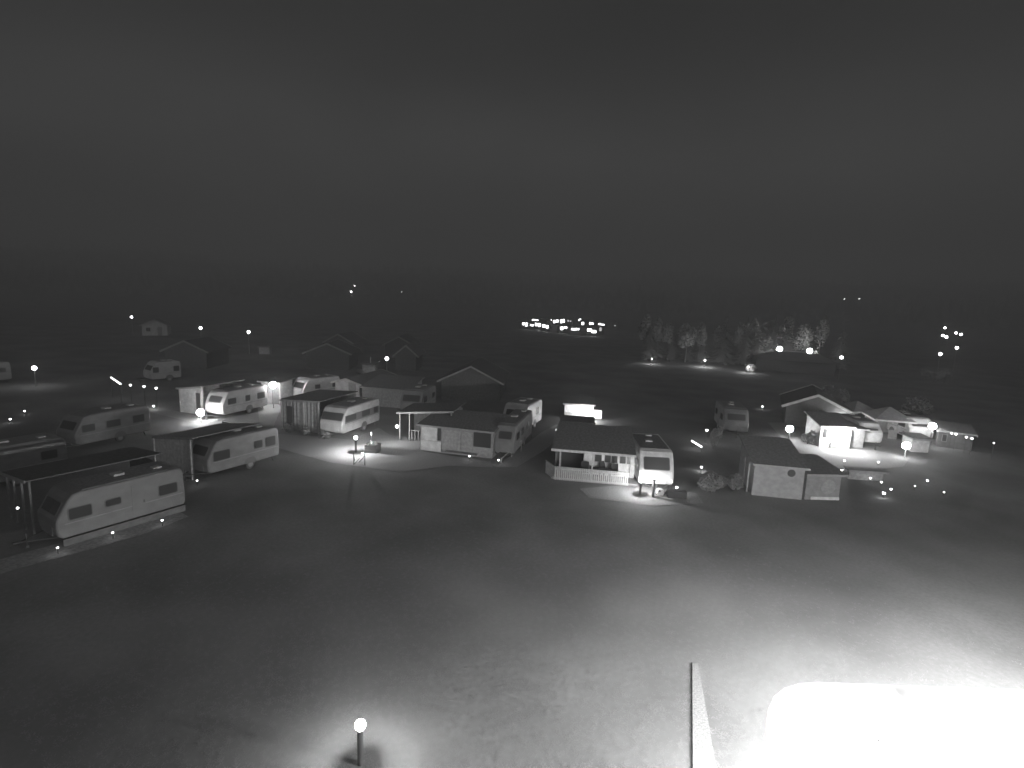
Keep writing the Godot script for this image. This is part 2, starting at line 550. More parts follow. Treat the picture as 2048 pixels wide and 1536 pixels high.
func make_materials() -> void:
	var mottle := noise_tex(0.02, 512, 0.72, 1.0, 1)
	var grime := noise_tex(0.012, 512, 0.8, 1.0, 2, 5)
	var g := mat("grass_ground", 0.25, 0.95, noise_tex(0.035, 1024, 0.86, 1.0, 3, 5), 0.11)
	g.detail_enabled = true
	g.detail_blend_mode = BaseMaterial3D.BLEND_MODE_MUL
	g.detail_uv_layer = BaseMaterial3D.DETAIL_UV_2
	g.detail_albedo = noise_tex(0.01, 512, 0.68, 1.0, 4, 4)
	g.uv2_triplanar = true
	g.uv2_world_triplanar = true
	g.uv2_scale = Vector3.ONE * 0.023
	mat("gravel", 0.36, 0.95, noise_tex(0.05, 512, 0.65, 1.0, 6, 5), 0.3)
	mat("paving", 0.36, 0.9, mottle, 0.4)
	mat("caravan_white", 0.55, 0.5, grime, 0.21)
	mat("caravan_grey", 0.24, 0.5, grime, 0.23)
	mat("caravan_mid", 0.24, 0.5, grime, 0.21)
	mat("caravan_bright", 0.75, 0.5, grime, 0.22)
	mat("wall_white", 0.7, 0.8, grime, 0.3)
	mat("wall_grey", 0.22, 0.85, mottle, 0.3)
	mat("wall_shed", 0.34, 0.85, grime, 0.3)
	mat("wall_lean", 0.28, 0.85, grime, 0.3)
	mat("wall_mid", 0.4, 0.85, mottle, 0.3)
	mat("canvas_pale", 0.38, 0.9, mottle, 0.3)
	mat("canvas_light", 0.52, 0.9, mottle, 0.3)
	mat("canvas_dim", 0.45, 0.9, mottle, 0.3)
	mat("roof_dark", 0.28, 0.9, mottle, 0.35)
	mat("roof_skin", 0.3, 0.7, mottle, 0.4)
	mat("pale_trim", 0.55, 0.6, grime, 0.5)
	mat("grey_trim", 0.34, 0.6, grime, 0.5)
	mat("window_rubber", 0.13, 0.6)
	mat("dark_glass", 0.05, 0.25)
	mat("dark_void", 0.05, 0.9)
	mat("rubber", 0.08, 0.8)
	mat("dark_metal", 0.045, 0.6)
	mat("grey_metal", 0.3, 0.5)
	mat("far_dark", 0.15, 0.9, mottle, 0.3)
	mat("timber", 0.3, 0.8, mottle, 0.8)
	mat("timber_dark", 0.15, 0.85, mottle, 0.8)
	mat("timber_pale", 0.34, 0.8, noise_tex(0.02, 512, 0.6, 1.0, 9, 5), 1.2)
	mat("slat_white", 0.5, 0.7, grime, 0.6)
	mat("bark", 0.16, 0.95)
	for f in [["foliage", 0.17], ["foliage_pale", 0.34], ["grass_blade", 0.19]]:
		var m := mat(f[0], f[1], 0.9)
		m.cull_mode = BaseMaterial3D.CULL_DISABLED
		m.backlight_enabled = true
		m.backlight = Color(0.35, 0.35, 0.35)
	var c := mat("canopy_sheet", 0.8, 0.5)
	c.backlight_enabled = true
	c.backlight = Color(0.75, 0.75, 0.75)
	c.cull_mode = BaseMaterial3D.CULL_DISABLED
	var k2 := mat("canopy_skirt", 0.8, 0.6)
	k2.backlight_enabled = true
	k2.backlight = Color(0.4, 0.4, 0.4)
	k2.cull_mode = BaseMaterial3D.CULL_DISABLED
	glow_mat("glow_globe", 14.0)
	glow_mat("glow_flood", 140.0)
	glow_mat("glow_flood_low", 55.0)
	glow_mat("glow_roof", 48.0)
	glow_mat("glow_soft", 3.0)
	glow_mat("glow_dot", 9.0)
	glow_mat("glow_strip", 5.0)
	glow_mat("glow_window", 11.0)
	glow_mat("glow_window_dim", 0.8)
	glow_mat("glow_panel", 1.3)

# ---------------------------------------------------------------- setting
func ground() -> void:
	var s := st()
	s.set_smooth_group(0)
	var radii := [0.0]
	var r := 4.0
	while r < 3200.0:
		radii.append(r)
		r *= 1.12
	var n := 128
	for k in radii.size() - 1:
		for j in n:
			var p := []
			for q in [[k, j], [k + 1, j], [k + 1, j + 1], [k, j + 1]]:
				var a: float = TAU * (q[1] % n) / n
				var x: float = cos(a) * radii[q[0]]
				var z: float = sin(a) * radii[q[0]]
				p.append(Vector3(x, land(x, z), z))
			for v in ([p[0], p[1], p[2], p[0], p[2], p[3]] if k > 0 else [p[0], p[1], p[2]]):
				s.add_vertex(v)
	struct("ground", s, M.grass_ground)
	struct("gravel_lane", sheet([Vector2(-19.5, -42.6), Vector2(-13.1, -38.7), Vector2(-7.6, -37.2), Vector2(-4.4, -39.0), Vector2(-1.2, -39.0), Vector2(-1.4, -40.4), Vector2(-6.9, -42.4), Vector2(-7.4, -46.3), Vector2(-10.5, -47.0), Vector2(-12.2, -49.5), Vector2(-13.4, -45.0), Vector2(-15.9, -45.6), Vector2(-20.6, -46.0)], 0.03), M.gravel)
	struct("gravel_lane", sheet([Vector2(-19.5, -42.6), Vector2(-20.6, -46.0), Vector2(-24.0, -56.0), Vector2(-27.2, -62.1), Vector2(-29.0, -61.0), Vector2(-25.5, -54.2), Vector2(-22.0, -47.0)], 0.035), M.gravel)
	struct("gravel_lane", sheet([Vector2(0.6, -39.3), Vector2(-1.0, -39.1), Vector2(-0.3, -41.0), Vector2(1.7, -46.6), Vector2(2.9, -50.0), Vector2(4.5, -53.4), Vector2(9.0, -54.0), Vector2(8.8, -51.8), Vector2(4.9, -49.5), Vector2(3.0, -44.3)], 0.034), M.gravel)
	struct("gravel_lane", sheet([Vector2(27.8, -58.2), Vector2(26.0, -51.0), Vector2(24.6, -48.4), Vector2(24.2, -46.4), Vector2(25.9, -45.2), Vector2(26.1, -41.2), Vector2(29.1, -42.2), Vector2(32.2, -43.4), Vector2(34.5, -46.0), Vector2(33.0, -48.2), Vector2(28.3, -48.3), Vector2(27.6, -50.1), Vector2(30.9, -58.5)], 0.032), M.gravel)
	struct("gravel_path", sheet([Vector2(-38.3, -54.3), Vector2(-36.9, -54.9), Vector2(-29.5, -51.2), Vector2(-27.4, -51.4), Vector2(-27.2, -49.2), Vector2(-29.4, -49.0), Vector2(-35.0, -52.1)], 0.031), M.gravel)
	struct("gravel_pad", sheet([Vector2(4.8, -35.2), Vector2(5.2, -33.6), Vector2(8.9, -32.6), Vector2(12.5, -33.4), Vector2(12.6, -35.2), Vector2(8.3, -36.4)], 0.03), M.gravel)
	struct("paving_strip", sheet([Vector2(-17.4, -28.4), Vector2(-18.2, -26.2), Vector2(-19.6, -24.3), Vector2(-21.3, -22.3), Vector2(-22.2, -20.7), Vector2(-22.4, -19.3), Vector2(-24.0, -19.0), Vector2(-23.8, -21.4), Vector2(-22.4, -23.6), Vector2(-20.4, -26.2), Vector2(-18.6, -29.2)], 0.031), M.paving)
	# mown grass of the near lawn, blade by blade
	rng.seed = 77
	var b := st()
	for k in 5:
		var a := TAU * k / 5.0 + rng.randf()
		var d := Vector3(cos(a), 0, sin(a))
		var w := Vector3(-d.z, 0, d.x) * 0.012
		var p := d * rng.randf_range(0.0, 0.05)
		var tip := p + d * rng.randf_range(0.02, 0.06) + Vector3(0, rng.randf_range(0.012, 0.026), 0)
		for v in [p - w, tip, p + w]:
			b.set_normal(Vector3.UP)
			b.add_vertex(v)
	var mm := MultiMesh.new()
	mm.transform_format = MultiMesh.TRANSFORM_3D
	mm.mesh = b.commit()
	var clump := FastNoiseLite.new()
	clump.seed = 3
	clump.frequency = 0.35
	var spots := []
	while spots.size() < 22000:
		var dist := 3.0 + rng.randf() * 24.0
		var ang := rng.randf_range(-0.95, 0.95)
		var x := sin(ang) * dist
		var z := -cos(ang) * dist - 4.0
		if z < -30.0 or clump.get_noise_2d(x, z) < rng.randf_range(-2.0, 0.2) or rng.randf() < (dist - 8.0) / 19.0:
			continue
		spots.append(Vector2(x, z))
	mm.instance_count = spots.size()
	for k in spots.size():
		var sc := rng.randf_range(0.7, 1.5)
		mm.set_instance_transform(k, Transform3D(Basis(Vector3.UP, rng.randf() * TAU).scaled(Vector3(sc, sc * rng.randf_range(0.6, 1.2), sc)), Vector3(spots[k].x, 0.0, spots[k].y)))
	var gi := MultiMeshInstance3D.new()
	gi.name = "lawn_grass"
	gi.multimesh = mm
	gi.material_override = M.grass_blade
	gi.set_meta("kind", "stuff")
	gi.set_meta("label", "short tufted lawn grass in front of the pitches")
	gi.set_meta("category", "grass")
	add_child(gi)

# ---------------------------------------------------------------- left part of the camp
func camp_left() -> void:
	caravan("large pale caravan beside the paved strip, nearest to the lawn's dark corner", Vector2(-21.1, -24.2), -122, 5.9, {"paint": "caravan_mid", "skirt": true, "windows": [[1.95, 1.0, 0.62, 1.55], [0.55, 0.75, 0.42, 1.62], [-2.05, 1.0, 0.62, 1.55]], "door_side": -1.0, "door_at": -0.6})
	annex("porch_awning", "dark open porch with thin pale posts beside the nearest pale caravan", "awning", Vector2(-21.3, -24.4), -122, 2.4, 3.2, 5.6, {"closed": false, "posts": [-0.5, 0.6], "roof": "far_dark", "fascia": "grey_trim", "high": 2.75, "low": 2.5, "post": "wall_grey"})
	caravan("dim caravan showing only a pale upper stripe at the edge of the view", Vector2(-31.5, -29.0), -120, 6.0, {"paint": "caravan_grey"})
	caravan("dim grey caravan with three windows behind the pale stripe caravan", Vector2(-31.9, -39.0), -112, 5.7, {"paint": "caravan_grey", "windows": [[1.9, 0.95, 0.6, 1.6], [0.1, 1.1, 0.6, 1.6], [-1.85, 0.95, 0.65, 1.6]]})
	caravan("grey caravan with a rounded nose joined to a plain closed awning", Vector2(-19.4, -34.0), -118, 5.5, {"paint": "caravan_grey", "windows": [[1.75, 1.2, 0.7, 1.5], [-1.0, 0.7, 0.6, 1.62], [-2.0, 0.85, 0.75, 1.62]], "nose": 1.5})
	annex("tent_awning", "plain closed grey canvas awning against the grey round nosed caravan", "awning", Vector2(-19.35, -33.6), -118, 1.2, 4.2, 4.9, {"wall": "canvas_light", "roof": "roof_dark", "over": 0.1, "fascia": "roof_dark", "folds": 0.12, "high": 2.7, "low": 2.1, "post": "canvas_light"})
	caravan("small caravan with a lit pale end beyond the string of four lights", Vector2(-45.0, -67.5), -125, 3.6, {"paint": "caravan_white", "windows": [[1.2, 0.7, 0.7, 1.6], [-1.2, 0.7, 0.7, 1.6]]})
	caravan("pale caravan standing behind the blazing pole lamp", Vector2(-27.0, -50.3), -110, 5.6, {"windows": [[1.7, 1.0, 0.6, 1.6], [-0.2, 0.6, 0.6, 1.6], [-1.9, 1.0, 0.65, 1.6]], "nose": 1.5})
	annex("tent_awning", "lamplit white awning with a narrow entrance beside the blazing pole lamp", "awning", Vector2(-27.4, -50.9), -110, 2.3, 3.0, 4.6, {"wall": "wall_white", "dark_gap": -0.9, "folds": 0.2})
	pole_lamp("low blazing lamp on a short pole in front of the white awning", Vector3(-28.3, 0, -48.9), 0.7, 55.0, 0.24)
	# string of lights
	var stl := thing("light_strip", "slanting glowing light strip before the four round lights", "light strip", Vector3(-41.3, 0, -56.4), 0)
	obj("post", tb(Vector3(-1.8, 0, -1.8), Vector3(-1.8, 2.25, -1.8), 0.03, 0.03, 6), M.dark_metal, stl)
	obj("post", tb(Vector3(1.7, 0, 1.7), Vector3(1.7, 2.25, 1.7), 0.03, 0.03, 6), M.dark_metal, stl)
	obj("glowing_tube", tb(Vector3(-1.8, 2.2, -1.8), Vector3(1.7, 2.2, 1.7), 0.07, 0.07, 8), M.glow_strip, stl)
	var names := ["first", "second", "third"]
	var sp := [Vector2(-38.4, -54.4), Vector2(-36.7, -53.9), Vector2(-35.1, -53.3)]
	for k in 3:
		garden("%s round light in the row of three after the glowing strip" % names[k], sp[k], "row of round lights on tall stakes", 0.3, 0.11, 2.2)
	# lit porch hut
	var hut := flat_hut("porch_hut", "blazing white hut under a flaring flood lamp", "hut", Vector2(-25.7, -59.2), -12, Vector3(2.3, 2.35, 2.2), {"wall": "wall_white", "door": 0.6, "windows": [[-0.55, 1.5, 0.5, 0.7]], "roof": "roof_dark"})
	obj("side_frame", bx(Vector3(-1.5, 1.9, 1.1), Vector3(0.5, 0.08, 0.08)), M.pale_trim, hut)
	obj("side_frame", bx(Vector3(-1.7, 1.0, 1.1), Vector3(0.08, 1.9, 0.08)), M.pale_trim, hut)
	pole_lamp("tall flood lamp flaring in front of the white hut", Vector3(-24.71, 0, -56.00), 2.21, 85.0, 0.245)
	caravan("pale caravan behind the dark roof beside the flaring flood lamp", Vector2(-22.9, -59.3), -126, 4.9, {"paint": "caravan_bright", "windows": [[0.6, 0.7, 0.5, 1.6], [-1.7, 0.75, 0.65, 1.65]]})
	caravan("caravan with a wide dark window band across its nose and side", Vector2(-14.2, -45.2), -108, 5.9, {"paint": "caravan_white", "band": true, "windows": [[1.7, 1.6, 0.6, 1.6], [-0.6, 1.3, 0.6, 1.6], [-2.2, 0.7, 0.6, 1.6]], "nose": 2.1, "nose_h": 0.72})
	annex("curtained_awning", "dark roofed awning with hanging pale curtains beside the band window caravan", "awning", Vector2(-14.4, -46.0), -108, 2.35, 4.0, 5.2, {"wall": "canvas_pale", "dark_gap": 1.1, "high": 2.8, "low": 2.6, "posts": [-0.4]})
	for k in 3:
		bush("garden_shrub", ["low dark shrub at the corner between curtains and band window caravan", "dark shrub in front of the hanging pale curtains", "dark shrub at the far end of the hanging pale curtains"][k], [Vector2(-15.6, -44.9), Vector2(-17.6, -45.8), Vector2(-19.3, -46.6)][k], Vector3(0.55, 0.5, 0.5), 500, 0.09, 21 + k)
	# garden lights around these pitches
	garden("small white light on the lawn before the paved strip, next to the caravan nose", Vector2(-20.69, -23.72), "", 0.03, 0.05)
	garden("small white light halfway along the paved strip", Vector2(-19.40, -25.46), "", 0.03, 0.05)
	garden("faint light at the rear corner of the nearest pale caravan", Vector2(-18.0, -27.1), "", 0.03, 0.05)
	garden("small light at the foot of the grey round nosed caravan", Vector2(-19.60, -33.10), "", 0.03, 0.05)
	garden("faint light in the dark between the two dim grey caravans", Vector2(-33.40, -40.82), "", 0.05, 0.05)
	garden("faint light behind the dark open porch roof", Vector2(-28.9, -34.3), "", 0.05, 0.05, 0.5)
	garden("bright small light on the path end below the row of round lights", Vector2(-35.55, -53.41), "", 0.3, 0.09)
	garden("lone light in the dark beside the edge of the view, higher one", Vector2(-44.81, -49.35), "", 0.05, 0.07)
	garden("lone light in the dark beside the edge of the view, lower one", Vector2(-43.38, -46.31), "", 0.1, 0.08)
	var pt := thing("marker_lamp", "tiny glowing lamp on the upper nose of the nearest pale caravan", "marker lamp", Vector3(-22.55, 2.1, -23.95))
	obj("lamp_lens", ball(0.05, 8), M.glow_dot, pt)
	obj("lamp_base", bx(Vector3(0.0, -0.05, 0), Vector3(0.1, 0.04, 0.1)), M.dark_metal, pt)

# ---------------------------------------------------------------- middle of the camp
func camp_middle() -> void:
	cabin("low_cabin", "white gabled cabin with a square door under a long dark roof", Vector2(-17.9, -66.0), -14, 3.1, 8.0, 1.9, 2.35, {"wall": "wall_white", "windows": [], "door": true})
	flat_hut("long_annex", "long dark roofed annex joined to the white gabled cabin", "annex", Vector2(-13.4, -61.0), -12, Vector3(5.2, 2.0, 4.5), {"wall": "wall_mid", "slope": 0.14})
	caravan("dim caravan end with one wide window below the long dark roofed annex", Vector2(-9.1, -54.6), -99, 5.0, {"paint": "caravan_grey", "nose": 1.85, "nose_h": 0.75})
	# dark veranda with a lamp
	var v := annex("dark_veranda", "dark veranda with a small lamp on its corner post", "veranda", Vector2(-4.9, -45.0), -99, 0.0, 4.6, 3.6, {"closed": false, "wall": "wall_grey", "posts": [1.4], "roof": "roof_dark", "post": "grey_trim"})
	obj("rail", bx(Vector3(1.9, 0.95, -0.4), Vector3(0.06, 0.07, 3.4)), M.grey_trim, v)
	for k in 12:
		obj("slat", bx(Vector3(1.9, 0.5, -2.0 + k * 0.29), Vector3(0.03, 0.85, 0.07)), M.grey_trim, v)
	var wl := thing("wall_lamp", "small wall lamp glowing beside the dark veranda post", "lamp", Vector3(-9.35, 1.55, -44.15))
	obj("lamp_bulb", ball(0.13, 12), M.glow_globe, wl)
	obj("bracket", bx(Vector3(0, 0.05, -0.2), Vector3(0.05, 0.05, 0.24)), M.dark_metal, wl)
	omni(wl, Vector3.ZERO, 3.0, 0.05)
	# hut with white panels, then the caravan at its end
	var j := flat_hut("panelled_hut", "long hut with bright white panels and a dark square window", "hut", Vector2(-3.75, -44.0), -15, Vector3(6.1, 2.1, 4.0), {"wall": "wall_mid", "slope": 0.1})
	for p in [[-2.25, 1.48, 1.35, 1.15, "wall_white"], [-2.1, 0.47, 1.75, 0.82, "wall_white"], [-0.35, 1.0, 1.5, 1.9, "wall_mid"], [0.95, 1.0, 0.9, 1.9, "wall_mid"]]:
		obj("panel", bx(Vector3(p[0], p[1], 2.02), Vector3(p[2], p[3], 0.06)), M[p[4]], j)
	window(j, Vector3(-1.38, 1.48, 2.0), Basis(), 0.36, 1.1, M.grey_trim, M.dark_glass, 0.02)
	window(j, Vector3(2.2, 1.4, 2.0), Basis(), 1.5, 1.25, M.grey_trim, M.dark_glass, 0.03)
	obj("bench", bx(Vector3(0.6, 0.25, 2.4), Vector3(2.6, 0.12, 0.5)), M.timber, j)
	caravan("narrow grey caravan seen along its windowed side beyond the panelled hut", Vector2(0.35, -41.2), -103, 7.2, {"paint": "caravan_grey", "windows": [[2.4, 1.0, 0.6, 1.6], [0.6, 0.9, 0.6, 1.6], [-1.4, 0.9, 0.6, 1.6]], "w": 1.6, "nose": 1.1})
	var hr := thing("hand_rail", "thin pale sloping rail by the narrow grey caravan", "hand rail", Vector3(0.4, 0, -41.2), 0)
	obj("rail", tb(Vector3(-1.0, 0.35, 1.0), Vector3(0.55, 0.95, -2.3), 0.035, 0.035, 6), M.pale_trim, hr)
	for p in [Vector3(-1.0, 0.35, 1.0), Vector3(-0.2, 0.65, -0.65), Vector3(0.55, 0.95, -2.3)]:
		obj("post", tb(Vector3(p.x, 0, p.z), p, 0.03, 0.03, 6), M.pale_trim, hr)
	caravan("caravan side catching light where the middle lane turns off", Vector2(1.3, -49.2), -112, 4.8, {"windows": [[1.2, 0.8, 0.7, 1.6], [-1.0, 0.8, 0.7, 1.6]], "paint": "caravan_white"})
	garden("pale light at the foot of the dark veranda", Vector2(-7.33, -45.29), "", 0.1, 0.08)
	garden("bright round light on the grass below the panelled hut", Vector2(-3.04, -40.60), "", 0.25, 0.075)
	garden("bright light at the lower end of the thin pale rail", Vector2(-0.79, -39.86), "", 0.25, 0.075)
	garden("bright light beside the narrow grey caravan's far end", Vector2(0.9, -46.2), "", 0.3, 0.09, 0.9)
	garden("bright light by the kerb of the middle lane", Vector2(4.97, -52.83), "", 0.3, 0.09)
	# bollard, planter and the small wicket posts before it
	bollard("white globe bollard on the gravel lane beside a wooden planter", Vector2(-12.0, -41.5), 20.0)
	var pl := thing("planter_box", "dark wooden planter with pale flowers beside the globe bollard", "planter", Vector3(-10.75, 0, -41.8), -8)
	for k in 3:
		obj("plank", bx(Vector3(0, 0.14 + k * 0.22, 0.42), Vector3(1.0, 0.2, 0.05)), M.timber_dark, pl)
		obj("plank", bx(Vector3(0, 0.14 + k * 0.22, -0.42), Vector3(1.0, 0.2, 0.05)), M.timber_dark, pl)
		obj("plank", bx(Vector3(0.48, 0.14 + k * 0.22, 0), Vector3(0.05, 0.2, 0.78)), M.timber_dark, pl)
		obj("plank", bx(Vector3(-0.48, 0.14 + k * 0.22, 0), Vector3(0.05, 0.2, 0.78)), M.timber_dark, pl)
	obj("soil", bx(Vector3(0, 0.55, 0), Vector3(0.9, 0.1, 0.78)), M.bark, pl)
	obj("foliage", bush_mesh(Vector3(0.3, 0.2, 0.25), 260, 0.07, 31), M.foliage_pale, pl).position = Vector3(0.02, 0.6, 0.05)
	var sgn := obj("marker_stake", bx(Vector3(-0.1, 1.1, 0), Vector3(0.03, 0.9, 0.03)), M.dark_metal, pl)
	obj("tag", bx(Vector3(-0.1, 1.5, 0.02), Vector3(0.12, 0.26, 0.02)), M.wall_white, sgn)
	garden("bright light on the ground at the planter's foot", Vector2(-11.35, -41.0), "", 0.2, 0.08, 0.12)
	var wk := thing("wicket_posts", "two thin dark posts braced by slanting sticks before the globe bollard", "fence", Vector3(-10.85, 0, -38.4), 0)
	for s in [-1, 1]:
		obj("post", tb(Vector3(s * 0.4, 0, 0), Vector3(s * 0.4, 0.92, 0), 0.03, 0.025, 6), M.dark_void, wk)
	obj("brace", tb(Vector3(0.4, 0.75, 0), Vector3(0.0, 0.25, 0.05), 0.03, 0.03, 6), M.dark_void, wk)
	obj("brace", tb(Vector3(0.05, 0.55, 0.1), Vector3(-0.35, 0.1, 0.1), 0.025, 0.025, 6), M.dark_void, wk)
	obj("brace", tb(Vector3(-0.4, 0.7, 0), Vector3(-0.32, 0.35, 0.05), 0.03, 0.03, 6), M.dark_void, wk)
	# lit panel house in the middle distance
	var ph := flat_hut("white_fronted_house", "small house whose white front is lit brightly from below", "house", Vector2(7.3, -58.2), -6, Vector3(3.0, 1.5, 3.0), {"wall": "wall_white"})
	ph.position.y = 0.0
	obj("plinth", bx(Vector3(0.0, 0.3, 1.53), Vector3(3.02, 0.6, 0.03)), M.wall_mid, ph)
	obj("side_panel", bx(Vector3(1.95, 0.55, 1.4), Vector3(0.9, 0.9, 0.1)), M.wall_white, ph)
	var sp2 := thing("unseen_spot_lamp", "hidden ground spot lamp washing the white fronted house", "spot lamp", Vector3(7.9, 0, -55.2))  # unseen source, placed to wash the white house front
	obj("lamp_lens", tb(Vector3(0, 0.12, -0.06), Vector3(0, 0.2, -0.12), 0.09, 0.09, 10), M.glow_soft, sp2)
	obj("housing", tb(Vector3(0, 0.0, 0.1), Vector3(0, 0.12, -0.05), 0.12, 0.12, 10), M.dark_metal, sp2)
	omni(sp2, Vector3(0, 0.3, -0.3), 22.0, 0.06)
	flat_hut("low_shed", "low shed with a grey lit wall below the white fronted house", "shed", Vector2(6.4, -51.6), -6, Vector3(2.9, 0.95, 1.6), {"wall": "wall_mid", "roof": "roof_dark"})
	var ll := thing("lantern", "bright flat lantern on the low shed's wall", "lantern", Vector3(7.5, 0.95, -50.55))
	obj("lamp_glass", prism(rrect(0.55, 0.14, 0.06), -0.06, 0.06), M.glow_globe, ll)
	obj("lid", bx(Vector3(0, 0.1, 0), Vector3(0.6, 0.04, 0.16)), M.dark_metal, ll)
	omni(ll, Vector3(0, 0, 0.12), 2.5, 0.05)
	var kb := thing("glowing_strip", "short pale slanting glowing strip at the bend of the middle lane", "marker post", Vector3(4.6, 0, -50.6), 40)
	obj("plate", bx(Vector3(0, 0.25, 0), Vector3(0.9, 0.18, 0.05)), M.glow_window_dim, kb)  # plate glows by itself as a bright strip
	obj("stub", bx(Vector3(0, 0.08, 0), Vector3(0.06, 0.16, 0.06)), M.dark_metal, kb)
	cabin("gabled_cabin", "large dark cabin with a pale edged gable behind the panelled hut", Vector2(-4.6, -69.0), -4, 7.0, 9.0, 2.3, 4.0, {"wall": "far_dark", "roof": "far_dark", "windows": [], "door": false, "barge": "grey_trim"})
	veranda_house()

func veranda_house() -> void:
	var t := thing("veranda_house", "white slatted veranda under a broad dark roof beside the lamplit caravan", "veranda", Vector3(3.2, 0, -36.75), -8.5)
	var L := 5.05
	# slat fence
	for k in 36:
		obj("slat", bx(Vector3(0.07 + k * L / 36.0, 0.52 + 0.006 * sin(k * 2.3), 0.004 * cos(k * 1.9)), Vector3(0.092, 0.92, 0.024)), M.slat_white, t)
	for y in [0.18, 0.85]:
		obj("rail", bx(Vector3(L / 2, y, -0.045), Vector3(L, 0.08, 0.05)), M.slat_white, t)
	obj("cap_rail", bx(Vector3(L / 2, 0.995, -0.01), Vector3(L + 0.06, 0.03, 0.11)), M.slat_white, t)
	for k in 10:
		obj("slat", bx(Vector3(-0.04 - k * 0.075, 0.52, -0.1 - k * 0.13), Vector3(0.024, 0.92, 0.115), Basis(Vector3.UP, 0.52)), M.slat_white, t)
	obj("cap_rail", bx(Vector3(-0.4, 0.995, -0.7), Vector3(0.1, 0.03, 1.5), Basis(Vector3.UP, 0.52)), M.slat_white, t)
	# deck, posts, roof
	obj("deck", bx(Vector3(L / 2 + 0.2, 0.1, -2.0), Vector3(L + 0.9, 0.12, 3.6)), M.timber, t)
	for x in [0.32, 2.55, 4.82]:
		obj("post", bx(Vector3(x, 1.2, -0.14), Vector3(0.1, 2.2, 0.1)), M.slat_white, t)
	var sl := deg_to_rad(5.5)
	obj("roof", bx(Vector3(L / 2 + 0.05, 2.6, -2.5), Vector3(L + 0.6, 0.1, 5.8), Basis(Vector3.RIGHT, sl)), M.roof_dark, t)
	obj("fascia", bx(Vector3(L / 2 + 0.05, 2.3, 0.4), Vector3(L + 0.66, 0.17, 0.03)), M.pale_trim, t)
	# back wall with windows, dark opening to one side
	obj("wall", bx(Vector3(3.55, 1.3, -1.6), Vector3(3.3, 2.4, 0.12)), M.wall_white, t)
	obj("opening_shade", bx(Vector3(0.95, 1.3, -2.6), Vector3(1.95, 2.4, 0.1)), M.dark_void, t)  # dark sheet painted as the shade deep in the opening
	obj("end_wall", bx(Vector3(-0.05, 1.3, -3.0), Vector3(0.08, 2.4, 3.4)), M.wall_grey, t)
	obj("curtain", bx(Vector3(2.15, 1.35, -1.5), Vector3(0.42, 0.7, 0.05)), M.wall_white, t)
	for w in [[2.95, 0.55, 0], [3.85, 0.95, 1], [4.9, 0.95, 1]]:
		window(t, Vector3(w[0], 1.42, -1.54), Basis(), w[1], 0.62, M.slat_white, M.dark_glass, 0.02, w[2])
	obj("corner_board", bx(Vector3(5.35, 1.3, -1.45), Vector3(0.3, 2.3, 0.06)), M.wall_white, t)
	# furniture
	var tb2 := thing("garden_table", "dark garden table behind the white veranda slats", "table", Vector3(6.4, 0.16, -36.95), -8.5)
	obj("table_top", bx(Vector3(0, 0.74, 0), Vector3(1.5, 0.05, 0.6)), M.dark_void, tb2)
	for s in [[-1, -1], [1, -1], [-1, 1], [1, 1]]:
		obj("leg", bx(Vector3(s[0] * 0.68, 0.36, s[1] * 0.36), Vector3(0.06, 0.72, 0.06)), M.dark_void, tb2)
	var ch: Node3D = null
	var labels := ["dark high backed garden chair by the middle veranda post", "dark high backed garden chair between table and veranda doorway", "dark high backed garden chair behind the middle of the veranda table"]
	var spots := [Vector3(5.35, 0.16, -37.2), Vector3(7.45, 0.16, -36.9), Vector3(6.75, 0.16, -37.45)]
	for k in 3:
		if ch == null:
			ch = thing("garden_chair", labels[k], "chair", spots[k], -8.5, "chairs at the veranda table")
			obj("seat", bx(Vector3(0, 0.44, 0), Vector3(0.52, 0.06, 0.5)), M.dark_void, ch)
			obj("backrest", bx(Vector3(0, 0.76, -0.24), Vector3(0.52, 0.62, 0.05), Basis(Vector3.RIGHT, -0.15)), M.dark_void, ch)
			for s in [[-1, -1], [1, -1], [-1, 1], [1, 1]]:
				obj("leg", bx(Vector3(s[0] * 0.23, 0.2, s[1] * 0.22), Vector3(0.04, 0.42, 0.04)), M.dark_void, ch)
		else:
			dup(ch, spots[k], -8.5 + k * 20, labels[k])
	caravan("lamplit white caravan nose with a large dark front window beside the veranda", Vector2(11.05, -35.3), -93, 5.8, {"paint": "caravan_bright", "nose": 1.75, "nose_h": 0.9, "h": 2.6})
	hooded("hooded bollard lighting the caravan nose and the veranda doorway", Vector2(8.7, -34.6), 0.95, 0.07, 11.0)
	hooded("taller dark unlit bollard standing before the lamplit caravan", Vector2(9.45, -34.2), 1.15, 0.085, 0.0)
	var pb := thing("water_tank", "small white water tank on the gravel before the caravan nose", "water tank", Vector3(9.95, 0, -34.45))
	obj("tank", prism(rrect(0.42, 0.4, 0.1), -0.16, 0.16), M.wall_white, pb).position.y = 0.3
	obj("tap", tb(Vector3(0.2, 0.12, 0.1), Vector3(0.28, 0.1, 0.1), 0.025, 0.02, 6), M.dark_metal, pb)
	var hd := thing("dark_trough", "dark planting trough with an upright board before the caravan corner", "trough", Vector3(10.9, 0, -34.3), -4)
	obj("box", bx(Vector3(0.1, 0.24, 0), Vector3(1.2, 0.46, 0.5)), M.dark_void, hd)
	obj("board", prism([Vector2(-0.75, 0.1), Vector2(-0.3, 0.3), Vector2(-0.3, 0.95)], -0.03, 0.03), M.dark_void, hd)
	garden("bright round light at the corner of the lamplit caravan", Vector2(11.2, -35.0), "", 0.5, 0.085, 0.45)
	garden("lone round light between the lamplit caravan and the dim shed", Vector2(14.54, -40.06), "", 0.2, 0.085)

